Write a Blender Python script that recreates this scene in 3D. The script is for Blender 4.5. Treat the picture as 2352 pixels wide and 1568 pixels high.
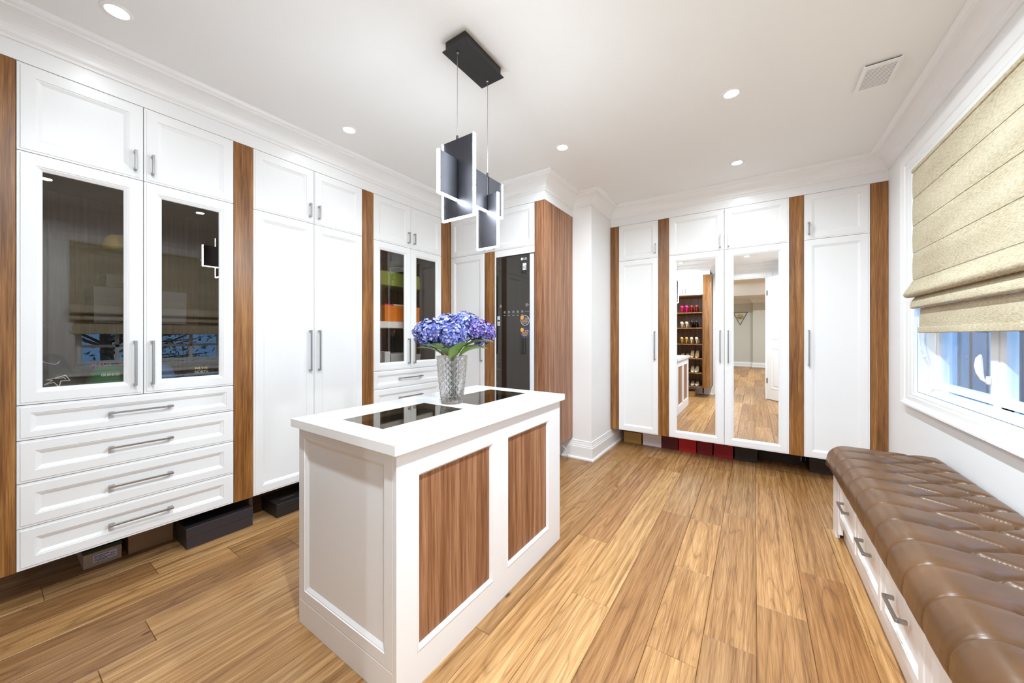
import bpy, bmesh, math, random
from mathutils import Vector
for _o in list(bpy.data.objects): bpy.data.objects.remove(_o, do_unlink=True)
random.seed(7)
scene = bpy.context.scene
C = scene.collection

# ---------------------------------------------------------------- camera
H = 1.2597
cam_d = bpy.data.cameras.new('camera'); cam = bpy.data.objects.new('camera', cam_d); C.objects.link(cam)
cam.location = (0, 0, H)
cam.rotation_euler = (math.pi/2, 0, 0.5934)
cam_d.sensor_width = 36.0
cam_d.lens = 825.35/2352*36
cam_d.shift_y = -(784-770.2)/2352
cam_d.clip_start = 0.02
scene.camera = cam

# ---------------------------------------------------------------- view, world
vs = scene.view_settings
vs.view_transform = 'Standard'; vs.look = 'None'; vs.gamma = 1.0; vs.use_curve_mapping = False
vs.exposure = 0.30
scene.cycles.max_bounces = 9; scene.cycles.diffuse_bounces = 6
scene.cycles.glossy_bounces = 4; scene.cycles.transmission_bounces = 8; scene.cycles.transparent_max_bounces = 10
scene.cycles.caustics_reflective = False; scene.cycles.caustics_refractive = False
scene.cycles.sample_clamp_indirect = 8.0; scene.cycles.adaptive_threshold = .02
w = bpy.data.worlds.new('dusk_sky'); scene.world = w; w.use_nodes = True
w.node_tree.nodes['Background'].inputs[0].default_value = (0.22, 0.50, 1.0, 1)
w.node_tree.nodes['Background'].inputs[1].default_value = 2.9

POT_W = 12.0            # watts of each recessed ceiling light
POT_COL = (0.80, 0.92, 1.0)
CEIL = 2.69
POTS = [(-2.33, .34, 'in the front corner above the glass cabinet with caps'), (-2.335, 1.437, 'above the tall plain wardrobe doors'),
        (-1.209, 2.479, 'nearest the garment steamer unit'), (-.112, 2.484, 'in the middle of the ceiling near the vent'),
        (-.118, 3.505, 'just in front of the mirrored wardrobe'), (-.115, 1.437, 'above the floor between island and bench'),
        (-.115, .34, 'above the camera side of the room'), (-1.21, .34, 'above the near end of the island')]

# ---------------------------------------------------------------- main dimensions
XL, XR, YB, YF, XF, XFI = -2.716, .879, 4.0165, 2.8407, -1.5616, -1.6685
XC, YC = -1.358, 3.4415
ZT, ZS, ZG, ZD1, ZD2, ZD3, ZB, ZF = 2.484, 2.0882, .9463, .7874, .5951, .3936, .2053, 2.5644
Y0, Y1, Y2, Y3, Y4, Y5, Y6, Y7 = .0909, .8958, 1.0019, 1.3947, 1.7894, 1.8976, 2.3109, 2.7051
B1, B2, B3, B4, B5, B6, B7 = -1.263, -.8433, -.7391, -.2403, .2568, .3575, .7749
WL, WB, WE = -3.33, 4.63, -.70      # left wall, back wall, entry wall planes

# ================================================================ materials
def mat(name):
    m = bpy.data.materials.new(name); m.use_nodes = True
    nt = m.node_tree; return m, nt, nt.nodes['Principled BSDF']
def N(nt, t, **kw):
    n = nt.nodes.new(t)
    for k, v in kw.items():
        if k.startswith('i_'):
            key = k[2:]
            n.inputs[int(key) if key.isdigit() else key].default_value = v
        else: setattr(n, k, v)
    return n
def simple(name, col, rough=.5, metal=0., spec=.5, coat=0., ior=1.5):
    m, nt, b = mat(name)
    b.inputs['Base Color'].default_value = (*col, 1); b.inputs['Roughness'].default_value = rough
    b.inputs['Metallic'].default_value = metal; b.inputs['Specular IOR Level'].default_value = spec
    b.inputs['IOR'].default_value = ior
    return m
def ramp(nt, stops):
    r = N(nt, 'ShaderNodeValToRGB'); e = r.color_ramp.elements
    while len(e) < len(stops): e.new(.5)
    for el, (p, c) in zip(e, stops): el.position = p; el.color = (*c, 1)
    return r
def s2l(*c): return tuple((x/255/12.92 if x <= 10 else ((x/255+.055)/1.055)**2.4) for x in c)

def painted(name, col, rough, bump=.0):
    m, nt, b = mat(name)
    tc = N(nt, 'ShaderNodeTexCoord'); no = N(nt, 'ShaderNodeTexNoise', i_Scale=180., i_Detail=3.)
    nt.links.new(tc.outputs['Object'], no.inputs['Vector'])
    r = ramp(nt, [(.3, tuple(x*.985 for x in col)), (.7, col)])
    nt.links.new(no.outputs['Fac'], r.inputs['Fac']); nt.links.new(r.outputs['Color'], b.inputs['Base Color'])
    b.inputs['Roughness'].default_value = rough
    if bump:
        bp = N(nt, 'ShaderNodeBump', i_Strength=bump, i_Distance=.001)
        nt.links.new(no.outputs['Fac'], bp.inputs['Height']); nt.links.new(bp.outputs['Normal'], b.inputs['Normal'])
    return m
M = {}
M['white'] = painted('white_lacquer', (.86, .86, .865), .32)
M['wall'] = painted('wall_paint', (.89, .89, .895), .6, .15)
M['ceil'] = painted('ceiling_paint', (.88, .88, .87), .7, .1)
M['trim'] = painted('trim_paint', (.88, .88, .88), .35)
M['quartz'] = painted('white_quartz', (.92, .92, .92), .16)
M['beige_wall'] = painted('beige_wall_paint', (.62, .60, .53), .6, .1)

def wood(name, stops, across=34., along=1.3, fine=260., rough=.35, axis=2, bands=.55):
    m, nt, b = mat(name)
    tc = N(nt, 'ShaderNodeTexCoord'); oi = N(nt, 'ShaderNodeObjectInfo')
    ad = N(nt, 'ShaderNodeVectorMath', operation='ADD'); nt.links.new(tc.outputs['Object'], ad.inputs[0])
    sc = N(nt, 'ShaderNodeVectorMath', operation='SCALE', i_Scale=37.); nt.links.new(oi.outputs['Random'], sc.inputs[0]); nt.links.new(sc.outputs[0], ad.inputs[1])
    def noise(s, a, d, dist=0.):
        mp = N(nt, 'ShaderNodeMapping'); v = [s, s, s]; v[axis] = a; mp.inputs['Scale'].default_value = v
        nt.links.new(ad.outputs[0], mp.inputs['Vector'])
        n = N(nt, 'ShaderNodeTexNoise', i_Scale=1., i_Detail=d, i_Roughness=.55, i_Distortion=dist)
        nt.links.new(mp.outputs['Vector'], n.inputs['Vector']); return n
    n1 = noise(across, along, 3., .25); n2 = noise(fine, 7., 3.)
    mx = N(nt, 'ShaderNodeMix', data_type='FLOAT'); mx.inputs[0].default_value = 1-bands
    nt.links.new(n1.outputs['Fac'], mx.inputs[2]); nt.links.new(n2.outputs['Fac'], mx.inputs[3])
    r = ramp(nt, stops); nt.links.new(mx.outputs[0], r.inputs['Fac'])
    nt.links.new(r.outputs['Color'], b.inputs['Base Color']); b.inputs['Roughness'].default_value = rough
    bp = N(nt, 'ShaderNodeBump', i_Strength=.12, i_Distance=.0006)
    nt.links.new(n2.outputs['Fac'], bp.inputs['Height']); nt.links.new(bp.outputs['Normal'], b.inputs['Normal'])
    return m
M['walnut'] = wood('walnut_veneer', [(.30, s2l(74, 42, 16)), (.43, s2l(118, 74, 33)), (.55, s2l(150, 100, 50)), (.70, s2l(188, 138, 80))])
M['zebra'] = wood('striped_walnut_veneer', [(.32, s2l(92, 54, 32)), (.46, s2l(134, 88, 58)), (.56, s2l(158, 112, 80)), (.70, s2l(184, 142, 110))], across=46., bands=.62)
M['dark_walnut'] = wood('dark_walnut_interior', [(.3, s2l(52, 34, 22)), (.5, s2l(84, 58, 40)), (.7, s2l(110, 80, 58))], across=60., rough=.5)

def plank_mat():
    m, nt, b = mat('hickory_plank')
    tc = N(nt, 'ShaderNodeTexCoord'); oi = N(nt, 'ShaderNodeObjectInfo')
    ad = N(nt, 'ShaderNodeVectorMath', operation='ADD'); nt.links.new(tc.outputs['Object'], ad.inputs[0])
    sc = N(nt, 'ShaderNodeVectorMath', operation='SCALE', i_Scale=53.); nt.links.new(oi.outputs['Random'], sc.inputs[0]); nt.links.new(sc.outputs[0], ad.inputs[1])
    def noise(v, d, dist=0., rough=.55):
        mp = N(nt, 'ShaderNodeMapping'); mp.inputs['Scale'].default_value = v
        nt.links.new(ad.outputs[0], mp.inputs['Vector'])
        n = N(nt, 'ShaderNodeTexNoise', i_Scale=1., i_Detail=d, i_Roughness=rough, i_Distortion=dist)
        nt.links.new(mp.outputs['Vector'], n.inputs['Vector']); return n
    big = noise((5.5, .42, 5.5), 2., .25)            # broad figure
    fine = noise((300, 7, 260), 4.)             # pores
    med = noise((48, 1.1, 48), 3., .15)
    # growth-ring lines: fract of the figure field
    ml = N(nt, 'ShaderNodeMath', operation='MULTIPLY', i_1=19.); nt.links.new(big.outputs['Fac'], ml.inputs[0])
    wv = N(nt, 'ShaderNodeMath', operation='PINGPONG', i_1=.5); nt.links.new(ml.outputs[0], wv.inputs[0])
    rg = ramp(nt, [(0., (.1, .05, .02)), (.10, (.75, .7, .66)), (.3, (1, 1, 1))]); nt.links.new(wv.outputs[0], rg.inputs['Fac'])
    cf = N(nt, 'ShaderNodeMix', data_type='FLOAT'); cf.inputs[0].default_value = .5
    nt.links.new(med.outputs['Fac'], cf.inputs[2]); nt.links.new(fine.outputs['Fac'], cf.inputs[3])
    r = ramp(nt, [(.31, s2l(110, 75, 41)), (.45, s2l(157, 116, 73)), (.55, s2l(177, 137, 92)), (.70, s2l(203, 166, 121))])
    nt.links.new(cf.outputs[0], r.inputs['Fac'])
    k = N(nt, 'ShaderNodeMix', data_type='RGBA', blend_type='MULTIPLY'); k.inputs[0].default_value = .36
    nt.links.new(r.outputs['Color'], k.inputs[6]); nt.links.new(rg.outputs['Color'], k.inputs[7])
    # plank tone (object colour)
    t = N(nt, 'ShaderNodeMix', data_type='RGBA', blend_type='MULTIPLY'); t.inputs[0].default_value = 1.
    nt.links.new(k.outputs[2], t.inputs[6]); nt.links.new(oi.outputs['Color'], t.inputs[7])
    # knots
    mp = N(nt, 'ShaderNodeMapping'); mp.inputs['Scale'].default_value = (5., 2.2, 5.); nt.links.new(ad.outputs[0], mp.inputs['Vector'])
    vo = N(nt, 'ShaderNodeTexVoronoi', i_Scale=1.); nt.links.new(mp.outputs['Vector'], vo.inputs['Vector'])
    rk = ramp(nt, [(.025, (.16, .09, .05)), (.06, (1, 1, 1))]); nt.links.new(vo.outputs['Distance'], rk.inputs['Fac'])
    t2 = N(nt, 'ShaderNodeMix', data_type='RGBA', blend_type='MULTIPLY'); t2.inputs[0].default_value = .8
    nt.links.new(t.outputs[2], t2.inputs[6]); nt.links.new(rk.outputs['Color'], t2.inputs[7])
    nt.links.new(t2.outputs[2], b.inputs['Base Color']); b.inputs['Roughness'].default_value = .38
    b.inputs['Specular IOR Level'].default_value = .35
    bp = N(nt, 'ShaderNodeBump', i_Strength=.15, i_Distance=.0008)
    nt.links.new(cf.outputs[0], bp.inputs['Height']); nt.links.new(bp.outputs['Normal'], b.inputs['Normal'])
    return m
M['plank'] = plank_mat()

def brushed(name, col, rough, v):
    m, nt, b = mat(name)
    tc = N(nt, 'ShaderNodeTexCoord'); mp = N(nt, 'ShaderNodeMapping'); mp.inputs['Scale'].default_value = v
    no = N(nt, 'ShaderNodeTexNoise', i_Scale=1., i_Detail=2.)
    nt.links.new(tc.outputs['Object'], mp.inputs['Vector']); nt.links.new(mp.outputs['Vector'], no.inputs['Vector'])
    r = ramp(nt, [(.3, tuple(x*.8 for x in col)), (.7, col)]); nt.links.new(no.outputs['Fac'], r.inputs['Fac'])
    nt.links.new(r.outputs['Color'], b.inputs['Base Color'])
    b.inputs['Metallic'].default_value = 1.; b.inputs['Roughness'].default_value = rough
    return m
M['nickel'] = brushed('brushed_nickel', (.44, .43, .42), .33, (300, 300, 300))
M['lamp_metal'] = brushed('brushed_dark_aluminium', (.065, .063, .072), .42, (900, 900, 12))
M['silver'] = simple('silver_plastic', (.72, .73, .76), .35)
M['black'] = simple('black_metal', (.018, .018, .019), .45)
M['black_card'] = simple('black_card', (.022, .019, .021), .4)
M['charcoal_card'] = simple('charcoal_card', (.035, .028, .033), .45)
M['mirror'] = simple('silvered_mirror', (.93, .935, .93), .0, 1.)
M['black_glass'] = simple('black_glass', (.012, .011, .010), .02, 0., .5, ior=1.7)
M['black_glass'].node_tree.nodes['Principled BSDF'].inputs['Specular Tint'].default_value = (1, .91, .82, 1)
def emit(name, col, s):
    m = bpy.data.materials.new(name); m.use_nodes = True; nt = m.node_tree; nt.nodes.clear()
    e = N(nt, 'ShaderNodeEmission'); e.inputs[0].default_value = (*col, 1); e.inputs[1].default_value = s
    o = N(nt, 'ShaderNodeOutputMaterial'); nt.links.new(e.outputs[0], o.inputs[0]); return m
M['led'] = emit('led_strip', (.84, .935, 1.), 78.)
M['pot'] = emit('pot_lens', (1, .99, .97), 30.)
def tinted(name, tint, ior):
    m = bpy.data.materials.new(name); m.use_nodes = True; nt = m.node_tree; nt.nodes.clear()
    fr = N(nt, 'ShaderNodeFresnel'); ge = N(nt, 'ShaderNodeNewGeometry')
    im = N(nt, 'ShaderNodeMix', data_type='FLOAT'); im.inputs[2].default_value = ior; im.inputs[3].default_value = 1/ior     # same thin-sheet reflectance on both faces
    nt.links.new(ge.outputs['Backfacing'], im.inputs[0]); nt.links.new(im.outputs[0], fr.inputs[0])
    tr = N(nt, 'ShaderNodeBsdfTransparent'); tr.inputs[0].default_value = (*tint, 1)
    gl = N(nt, 'ShaderNodeBsdfGlossy'); gl.inputs['Roughness'].default_value = 0.; gl.inputs[0].default_value = (1, .97, .93, 1)
    mx = N(nt, 'ShaderNodeMixShader'); o = N(nt, 'ShaderNodeOutputMaterial')
    nt.links.new(fr.outputs[0], mx.inputs[0]); nt.links.new(tr.outputs[0], mx.inputs[1]); nt.links.new(gl.outputs[0], mx.inputs[2])
    nt.links.new(mx.outputs[0], o.inputs[0]); return m
M['smoked'] = tinted('smoked_glass', (.90, .88, .85), 1.5)
M['bronze'] = tinted('bronze_glass', (.52, .48, .40), 1.75)
M['clear'] = tinted('clear_glass', (.97, .98, .985), 1.3)
M['shelf_glass'] = tinted('shelf_glass', (.93, .96, .95), 1.3)
def crystal():
    m = bpy.data.materials.new('cut_crystal'); m.use_nodes = True; nt = m.node_tree; nt.nodes.clear()
    g = N(nt, 'ShaderNodeBsdfGlass'); g.inputs['IOR'].default_value = 1.5; g.inputs['Roughness'].default_value = .0
    g.inputs[0].default_value = (.98, .98, .98, 1)
    tr = N(nt, 'ShaderNodeBsdfTransparent'); tr.inputs[0].default_value = (.97, .97, .97, 1); mx = N(nt, 'ShaderNodeMixShader'); mx.inputs[0].default_value = .30
    nt.links.new(g.outputs[0], mx.inputs[1]); nt.links.new(tr.outputs[0], mx.inputs[2])
    o = N(nt, 'ShaderNodeOutputMaterial'); nt.links.new(mx.outputs[0], o.inputs[0]); return m
M['crystal'] = crystal()
def leather():
    m, nt, b = mat('brown_leather')
    tc = N(nt, 'ShaderNodeTexCoord'); vo = N(nt, 'ShaderNodeTexVoronoi', i_Scale=420.); no = N(nt, 'ShaderNodeTexNoise', i_Scale=6., i_Detail=4.)
    nt.links.new(tc.outputs['Object'], vo.inputs['Vector']); nt.links.new(tc.outputs['Object'], no.inputs['Vector'])
    r = ramp(nt, [(.3, s2l(84, 56, 31)), (.7, s2l(104, 71, 42))]); nt.links.new(no.outputs['Fac'], r.inputs['Fac'])
    nt.links.new(r.outputs['Color'], b.inputs['Base Color']); b.inputs['Roughness'].default_value = .31
    bp = N(nt, 'ShaderNodeBump', i_Strength=.10, i_Distance=.0006); nt.links.new(vo.outputs['Distance'], bp.inputs['Height'])
    nt.links.new(bp.outputs['Normal'], b.inputs['Normal']); return m
M['leather'] = leather()
def linen():
    m, nt, b = mat('beige_linen')
    tc = N(nt, 'ShaderNodeTexCoord')
    def noise(v, d):
        mp = N(nt, 'ShaderNodeMapping'); mp.inputs['Scale'].default_value = v; nt.links.new(tc.outputs['Object'], mp.inputs['Vector'])
        n = N(nt, 'ShaderNodeTexNoise', i_Scale=1., i_Detail=d); nt.links.new(mp.outputs['Vector'], n.inputs['Vector']); return n
    a = noise((130, 42, 560), 3.); c = noise((4, 1.5, 9), 3.)
    mx = N(nt, 'ShaderNodeMix', data_type='FLOAT'); mx.inputs[0].default_value = .3
    nt.links.new(a.outputs['Fac'], mx.inputs[2]); nt.links.new(c.outputs['Fac'], mx.inputs[3])
    r = ramp(nt, [(.34, s2l(158, 145, 118)), (.5, s2l(194, 182, 156)), (.66, s2l(218, 208, 186))]); nt.links.new(mx.outputs[0], r.inputs['Fac'])
    nt.links.new(r.outputs['Color'], b.inputs['Base Color']); b.inputs['Roughness'].default_value = .9; b.inputs['Specular IOR Level'].default_value = .1
    bp = N(nt, 'ShaderNodeBump', i_Strength=.25, i_Distance=.0008); nt.links.new(a.outputs['Fac'], bp.inputs['Height'])
    nt.links.new(bp.outputs['Normal'], b.inputs['Normal']); return m
M['linen'] = linen()
def island_random(name, cols, rough=.6):
    m, nt, b = mat(name)
    g = N(nt, 'ShaderNodeNewGeometry'); n = len(cols)
    r = ramp(nt, [(i/(n-1), c) for i, c in enumerate(cols)]); nt.links.new(g.outputs['Random Per Island'], r.inputs['Fac'])
    nt.links.new(r.outputs['Color'], b.inputs['Base Color']); b.inputs['Roughness'].default_value = rough
    b.inputs['Subsurface Weight'].default_value = 0.
    return m
M['petal_blue'] = island_random('blue_petals', [s2l(54, 58, 120), s2l(84, 91, 164), s2l(112, 120, 190), s2l(176, 181, 218)])
M['petal_purple'] = island_random('purple_petals', [s2l(52, 34, 90), s2l(76, 60, 134), s2l(104, 90, 174), s2l(160, 146, 208)])
M['leaf'] = island_random('hydrangea_leaf', [s2l(66, 96, 20), s2l(112, 142, 44)], .4)
M['stem'] = simple('stem_green', s2l(70, 80, 34), .6)
COL = lambda name, c, r=.6: M.setdefault(name, simple(name, s2l(*c), r))

# ================================================================ mesh helpers
class Frame:
    """a vertical face: u runs along it (viewer's right), n points out of it, z is up"""
    def __init__(s, o, u, n): s.o = Vector(o); s.u = Vector(u); s.n = Vector(n)
    def pt(s, u, n, z): return s.o + s.u*u + s.n*n + Vector((0, 0, z))
WORLD = Frame((0, 0, 0), (1, 0, 0), (0, 1, 0))      # u = x, n = y
FL = Frame((XL, 0, 0), (0, 1, 0), (1, 0, 0))
FB = Frame((0, YB, 0), (1, 0, 0), (0, -1, 0))
FF = Frame((0, YF, 0), (1, 0, 0), (0, -1, 0))

class MB:
    def __init__(s): s.v = []; s.f = []; s.smooth = False
    def add(s, vs, fs):
        b = len(s.v); s.v += [Vector(p) for p in vs]; s.f += [tuple(b+i for i in f) for f in fs]; return s
    def box(s, F, u0, u1, n0, n1, z0, z1, c=0.):
        if c <= 0:
            P = [F.pt(u, n, z) for z in (z0, z1) for u, n in ((u0, n0), (u1, n0), (u1, n1), (u0, n1))]
            return s.add(P, [(0, 3, 2, 1), (4, 5, 6, 7), (0, 1, 5, 4), (1, 2, 6, 5), (2, 3, 7, 6), (3, 0, 4, 7)])
        # chamfered box
        bm = bmesh.new(); vs = [bm.verts.new(F.pt(u, n, z)) for z in (z0, z1) for u, n in ((u0, n0), (u1, n0), (u1, n1), (u0, n1))]
        for f in [(0, 3, 2, 1), (4, 5, 6, 7), (0, 1, 5, 4), (1, 2, 6, 5), (2, 3, 7, 6), (3, 0, 4, 7)]: bm.faces.new([vs[i] for i in f])
        bmesh.ops.bevel(bm, geom=list(bm.edges), offset=c, segments=1, affect='EDGES')
        bm.verts.index_update(); s.add([v.co.copy() for v in bm.verts], [[v.index for v in f.verts] for f in bm.faces]); bm.free(); return s
    def loops(s, F, u0, u1, z0, z1, L, cap=True, back=True, mu=(1, 1), mz=(1, 1)):
        """concentric rectangles (offset inwards, n)"""
        b = len(s.v)
        for o, n in L:
            s.v += [F.pt(u0+o*mu[0], n, z0+o*mz[0]), F.pt(u1-o*mu[1], n, z0+o*mz[0]), F.pt(u1-o*mu[1], n, z1-o*mz[1]), F.pt(u0+o*mu[0], n, z1-o*mz[1])]
        for i in range(len(L)-1):
            for k in range(4):
                a = b+i*4; k2 = (k+1) % 4; s.f.append((a+k, a+k2, a+4+k2, a+4+k))
        e = b+(len(L)-1)*4
        if cap: s.f.append((e, e+1, e+2, e+3))
        if back: s.f.append((b+3, b+2, b+1, b))
        return s
    def tube(s, pts, r, seg=8, closed=False):
        pts = [Vector(p) for p in pts]; n = len(pts); b = len(s.v); rr = r if isinstance(r, (list, tuple)) else [r]*n
        up = None
        for i, p in enumerate(pts):
            d = (pts[(i+1) % n]-pts[i-1]) if closed else (pts[min(i+1, n-1)]-pts[max(i-1, 0)])
            d.normalize()
            if up is None: up = d.orthogonal().normalized()
            a = (up-d*up.dot(d)).normalized(); c = d.cross(a); up = a
            for k in range(seg):
                t = 2*math.pi*k/seg; s.v.append(p+(a*math.cos(t)+c*math.sin(t))*rr[i])
        m = n if closed else n-1
        for i in range(m):
            i2 = (i+1) % n
            for k in range(seg):
                k2 = (k+1) % seg; s.f.append((b+i*seg+k, b+i*seg+k2, b+i2*seg+k2, b+i2*seg+k))
        if not closed:
            s.f.append(tuple(b+k for k in range(seg))[::-1]); s.f.append(tuple(b+(n-1)*seg+k for k in range(seg)))
        return s
    def lathe(s, c, prof, seg=32, cap=True):
        b = len(s.v); c = Vector(c)
        for r, z in prof:
            for k in range(seg):
                t = 2*math.pi*k/seg; s.v.append(c+Vector((r*math.cos(t), r*math.sin(t), z)))
        for i in range(len(prof)-1):
            for k in range(seg):
                k2 = (k+1) % seg; s.f.append((b+i*seg+k, b+i*seg+k2, b+(i+1)*seg+k2, b+(i+1)*seg+k))
        if cap:
            s.f.append(tuple(b+k for k in range(seg))[::-1]); e = b+(len(prof)-1)*seg; s.f.append(tuple(e+k for k in range(seg)))
        return s
    def sweep(s, path, prof, closed=False):
        """profile (offset to the right of the path, z) along an xy polyline with mitred corners"""
        n = len(path); P = [Vector((x, y)) for x, y in path]; b = len(s.v); m = len(prof)
        def nr(a, c): d = (c-a).normalized(); return Vector((d.y, -d.x))
        for i in range(n):
            if closed: n1, n2 = nr(P[i-1], P[i]), nr(P[i], P[(i+1) % n])
            else:
                n1 = nr(P[max(i-1, 0)], P[max(i, 1)]); n2 = nr(P[min(i, n-2)], P[min(i+1, n-1)])
            q = (n1+n2)/(1+n1.dot(n2))
            for o, z in prof: s.v.append(Vector((P[i].x+q.x*o, P[i].y+q.y*o, z)))
        for i in range(n if closed else n-1):
            i2 = (i+1) % n
            for k in range(m-1): s.f.append((b+i*m+k, b+i*m+k+1, b+i2*m+k+1, b+i2*m+k))
        if not closed:
            s.f.append(tuple(b+k for k in range(m))); s.f.append(tuple(b+(n-1)*m+k for k in range(m))[::-1])
        return s
    def extrude(s, prof, f0, f1):
        """closed polygon prof -> f0(p), f1(p) end positions"""
        n = len(prof); b = len(s.v); s.v += [Vector(f0(p)) for p in prof]+[Vector(f1(p)) for p in prof]
        for k in range(n):
            k2 = (k+1) % n; s.f.append((b+k, b+k2, b+n+k2, b+n+k))
        s.f.append(tuple(b+k for k in range(n))[::-1]); s.f.append(tuple(b+n+k for k in range(n))); return s
    def mesh(s, name, origin=(0, 0, 0), recalc=True):
        me = bpy.data.meshes.new(name); o = Vector(origin)
        me.from_pydata([tuple(v-o) for v in s.v], [], s.f)
        if recalc:
            bm = bmesh.new(); bm.from_mesh(me); bmesh.ops.recalc_face_normals(bm, faces=list(bm.faces)); bm.to_mesh(me); bm.free()
        if s.smooth: me.polygons.foreach_set('use_smooth', [True]*len(me.polygons))
        me.update(); return me
    def build(s, name, m, parent=None, origin=None, recalc=True, smooth=False, angle=None):
        s.smooth = smooth
        org = wloc(parent) if parent is not None else Vector(origin or (0, 0, 0))
        me = s.mesh(name, org, recalc); me.materials.append(m if not isinstance(m, str) else M[m])
        ob = bpy.data.objects.new(name, me); C.objects.link(ob)
        if angle is not None:
            try: me.set_sharp_from_angle(angle=angle)
            except Exception: pass
        if parent is not None: ob.parent = parent
        else: ob.location = org
        return ob
def wloc(o):
    v = Vector(o.location)
    while o.parent: o = o.parent; v = v+Vector(o.location)
    return v
def tag(o, label=None, cat=None, group=None, kind=None):
    if label: o['label'] = label
    if cat: o['category'] = cat
    if group: o['group'] = group
    if kind: o['kind'] = kind
    return o
def thing(name, label, cat, loc=(0, 0, 0), group=None):
    o = bpy.data.objects.new(name, None); C.objects.link(o); o.location = loc; o.empty_display_size = .05
    return tag(o, label, cat, group)
def struct(name, mb, m, label=None, **kw):
    o = mb.build(name, m, **kw); return tag(o, label, kind='structure')
def box_thing(name, mb, m, label, cat, group=None, origin=None):
    o = mb.build(name, m, origin=origin); return tag(o, label, cat, group)
def text_mesh(name, txt, size, F, u, n, z, m, parent, align='LEFT', bold=.0, warp=None):
    cu = bpy.data.curves.new(name, 'FONT'); cu.body = txt; cu.size = size; cu.align_x = align; cu.offset = bold
    cu.resolution_u = 3
    ob = bpy.data.objects.new(name, cu); C.objects.link(ob)
    dg = bpy.context.evaluated_depsgraph_get(); dg.update()
    me = bpy.data.meshes.new_from_object(ob.evaluated_get(dg)); bpy.data.objects.remove(ob)
    org = wloc(parent)
    for v in me.vertices:
        x, y = v.co.x, v.co.y
        v.co = (warp(x, y) if warp else F.pt(u+x, n, z+y)) - org
    me.materials.clear(); me.materials.append(M[m]); me.name = name
    o = bpy.data.objects.new(name, me); C.objects.link(o); o.parent = parent; return o

# ================================================================ the setting
# ---- floor planks
sub = MB().box(WORLD, WL, XR, WE-8.8, WB, -.06, -.017)
floor = struct('floor', sub, simple('subfloor', (.05, .035, .02), .9), 'warm brown hickory plank floor')
PW, PX0 = .187, .008
JOINTS = {0: [2.04, 3.967, .35], -1: [1.71, 2.97, .2], -2: [1.52, 2.137, 2.742, .1], -3: [2.755, 1.05], -4: [1.63, 3.594], -5: [2.13, .6, 3.9], 1: [2.457, .9, 4.2],
          2: [1.6, 3.1], -6: [1.2, 2.9], -7: [.7, 2.4], -8: [1.7, 3.3], -9: [.861, 2.6], -10: [1.5, 3.1], -11: [.25, 2.0], -12: [.41, 1.9], -13: [1.07, 2.5], -14: [.828, 2.3], -15: [.53, 1.9]}
TONES = [(1.02, 1.0, .98), (.90, .86, .82), (.80, .74, .69), (1.13, 1.12, 1.08), (.96, .90, .82), (.86, .80, .72), (1.06, 1.02, .94), (.74, .66, .60), (.95, .93, .92)]
FIXTONE = {(-4, 1.63): (1.22, 1.22, 1.16), (-5, .6): (1.16, 1.12, 1.04), (-5, 2.13): (.86, .76, .68), (-3, 1.05): (.78, .68, .60), (-2, 1.52): (1.0, .94, .86), (-2, 2.137): (1.16, 1.08, .96), (-1, 1.71): (.92, .84, .76),
           (0, 2.04): (1.10, 1.02, .92), (0, .35): (.84, .74, .64), (1, .9): (.80, .66, .52), (1, 2.457): (.84, .74, .60)}
def plank(x0, x1, y0, y1, tone):
    g = .0006; cx_, cy = (x0+x1)/2, (y0+y1)/2; hx, hy = (x1-x0)/2-g, (y1-y0)/2-g; c = .0016
    P = [(-hx, -hy, -.016), (hx, -hy, -.016), (hx, hy, -.016), (-hx, hy, -.016), (-hx, -hy, -c), (hx, -hy, -c), (hx, hy, -c), (-hx, hy, -c),
         (-hx+c, -hy+c, 0), (hx-c, -hy+c, 0), (hx-c, hy-c, 0), (-hx+c, hy-c, 0)]
    me = bpy.data.meshes.new('plank')
    me.from_pydata(P, [], [(3, 2, 1, 0), (0, 1, 5, 4), (1, 2, 6, 5), (2, 3, 7, 6), (3, 0, 4, 7), (4, 5, 9, 8), (5, 6, 10, 9), (6, 7, 11, 10), (7, 4, 8, 11), (8, 9, 10, 11)])
    me.materials.append(M['plank'])
    o = bpy.data.objects.new('plank', me); C.objects.link(o); o.parent = floor; o.location = (cx_, cy, 0)
    j = random.uniform(.95, 1.05); o.color = (tone[0]*j, tone[1]*j, tone[2]*j, 1)
for k in range(-18, 5):
    x0, x1 = PX0+PW*k, PX0+PW*(k+1); x0, x1 = max(x0, WL), min(x1, XR)
    if x1-x0 < .01: continue
    js = sorted(JOINTS.get(k, []))
    if not js: js = [random.uniform(0, 1.2)]; js.append(js[0]+random.uniform(1.3, 2))
    while js[-1] < WB-.4: js.append(js[-1]+random.uniform(1.1, 1.9))
    ymin = WE if not -1.5 < x0 < .8 else -9.4
    while js[0] > ymin+.3: js.insert(0, js[0]-random.uniform(1.1, 1.9))
    js = [j for j in js if ymin+.1 < j < WB-.1]; ys = [ymin]+js+[WB]
    for a, b in zip(ys, ys[1:]):
        plank(x0, x1, a, b, FIXTONE.get((k, a), random.choice(TONES)))

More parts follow.
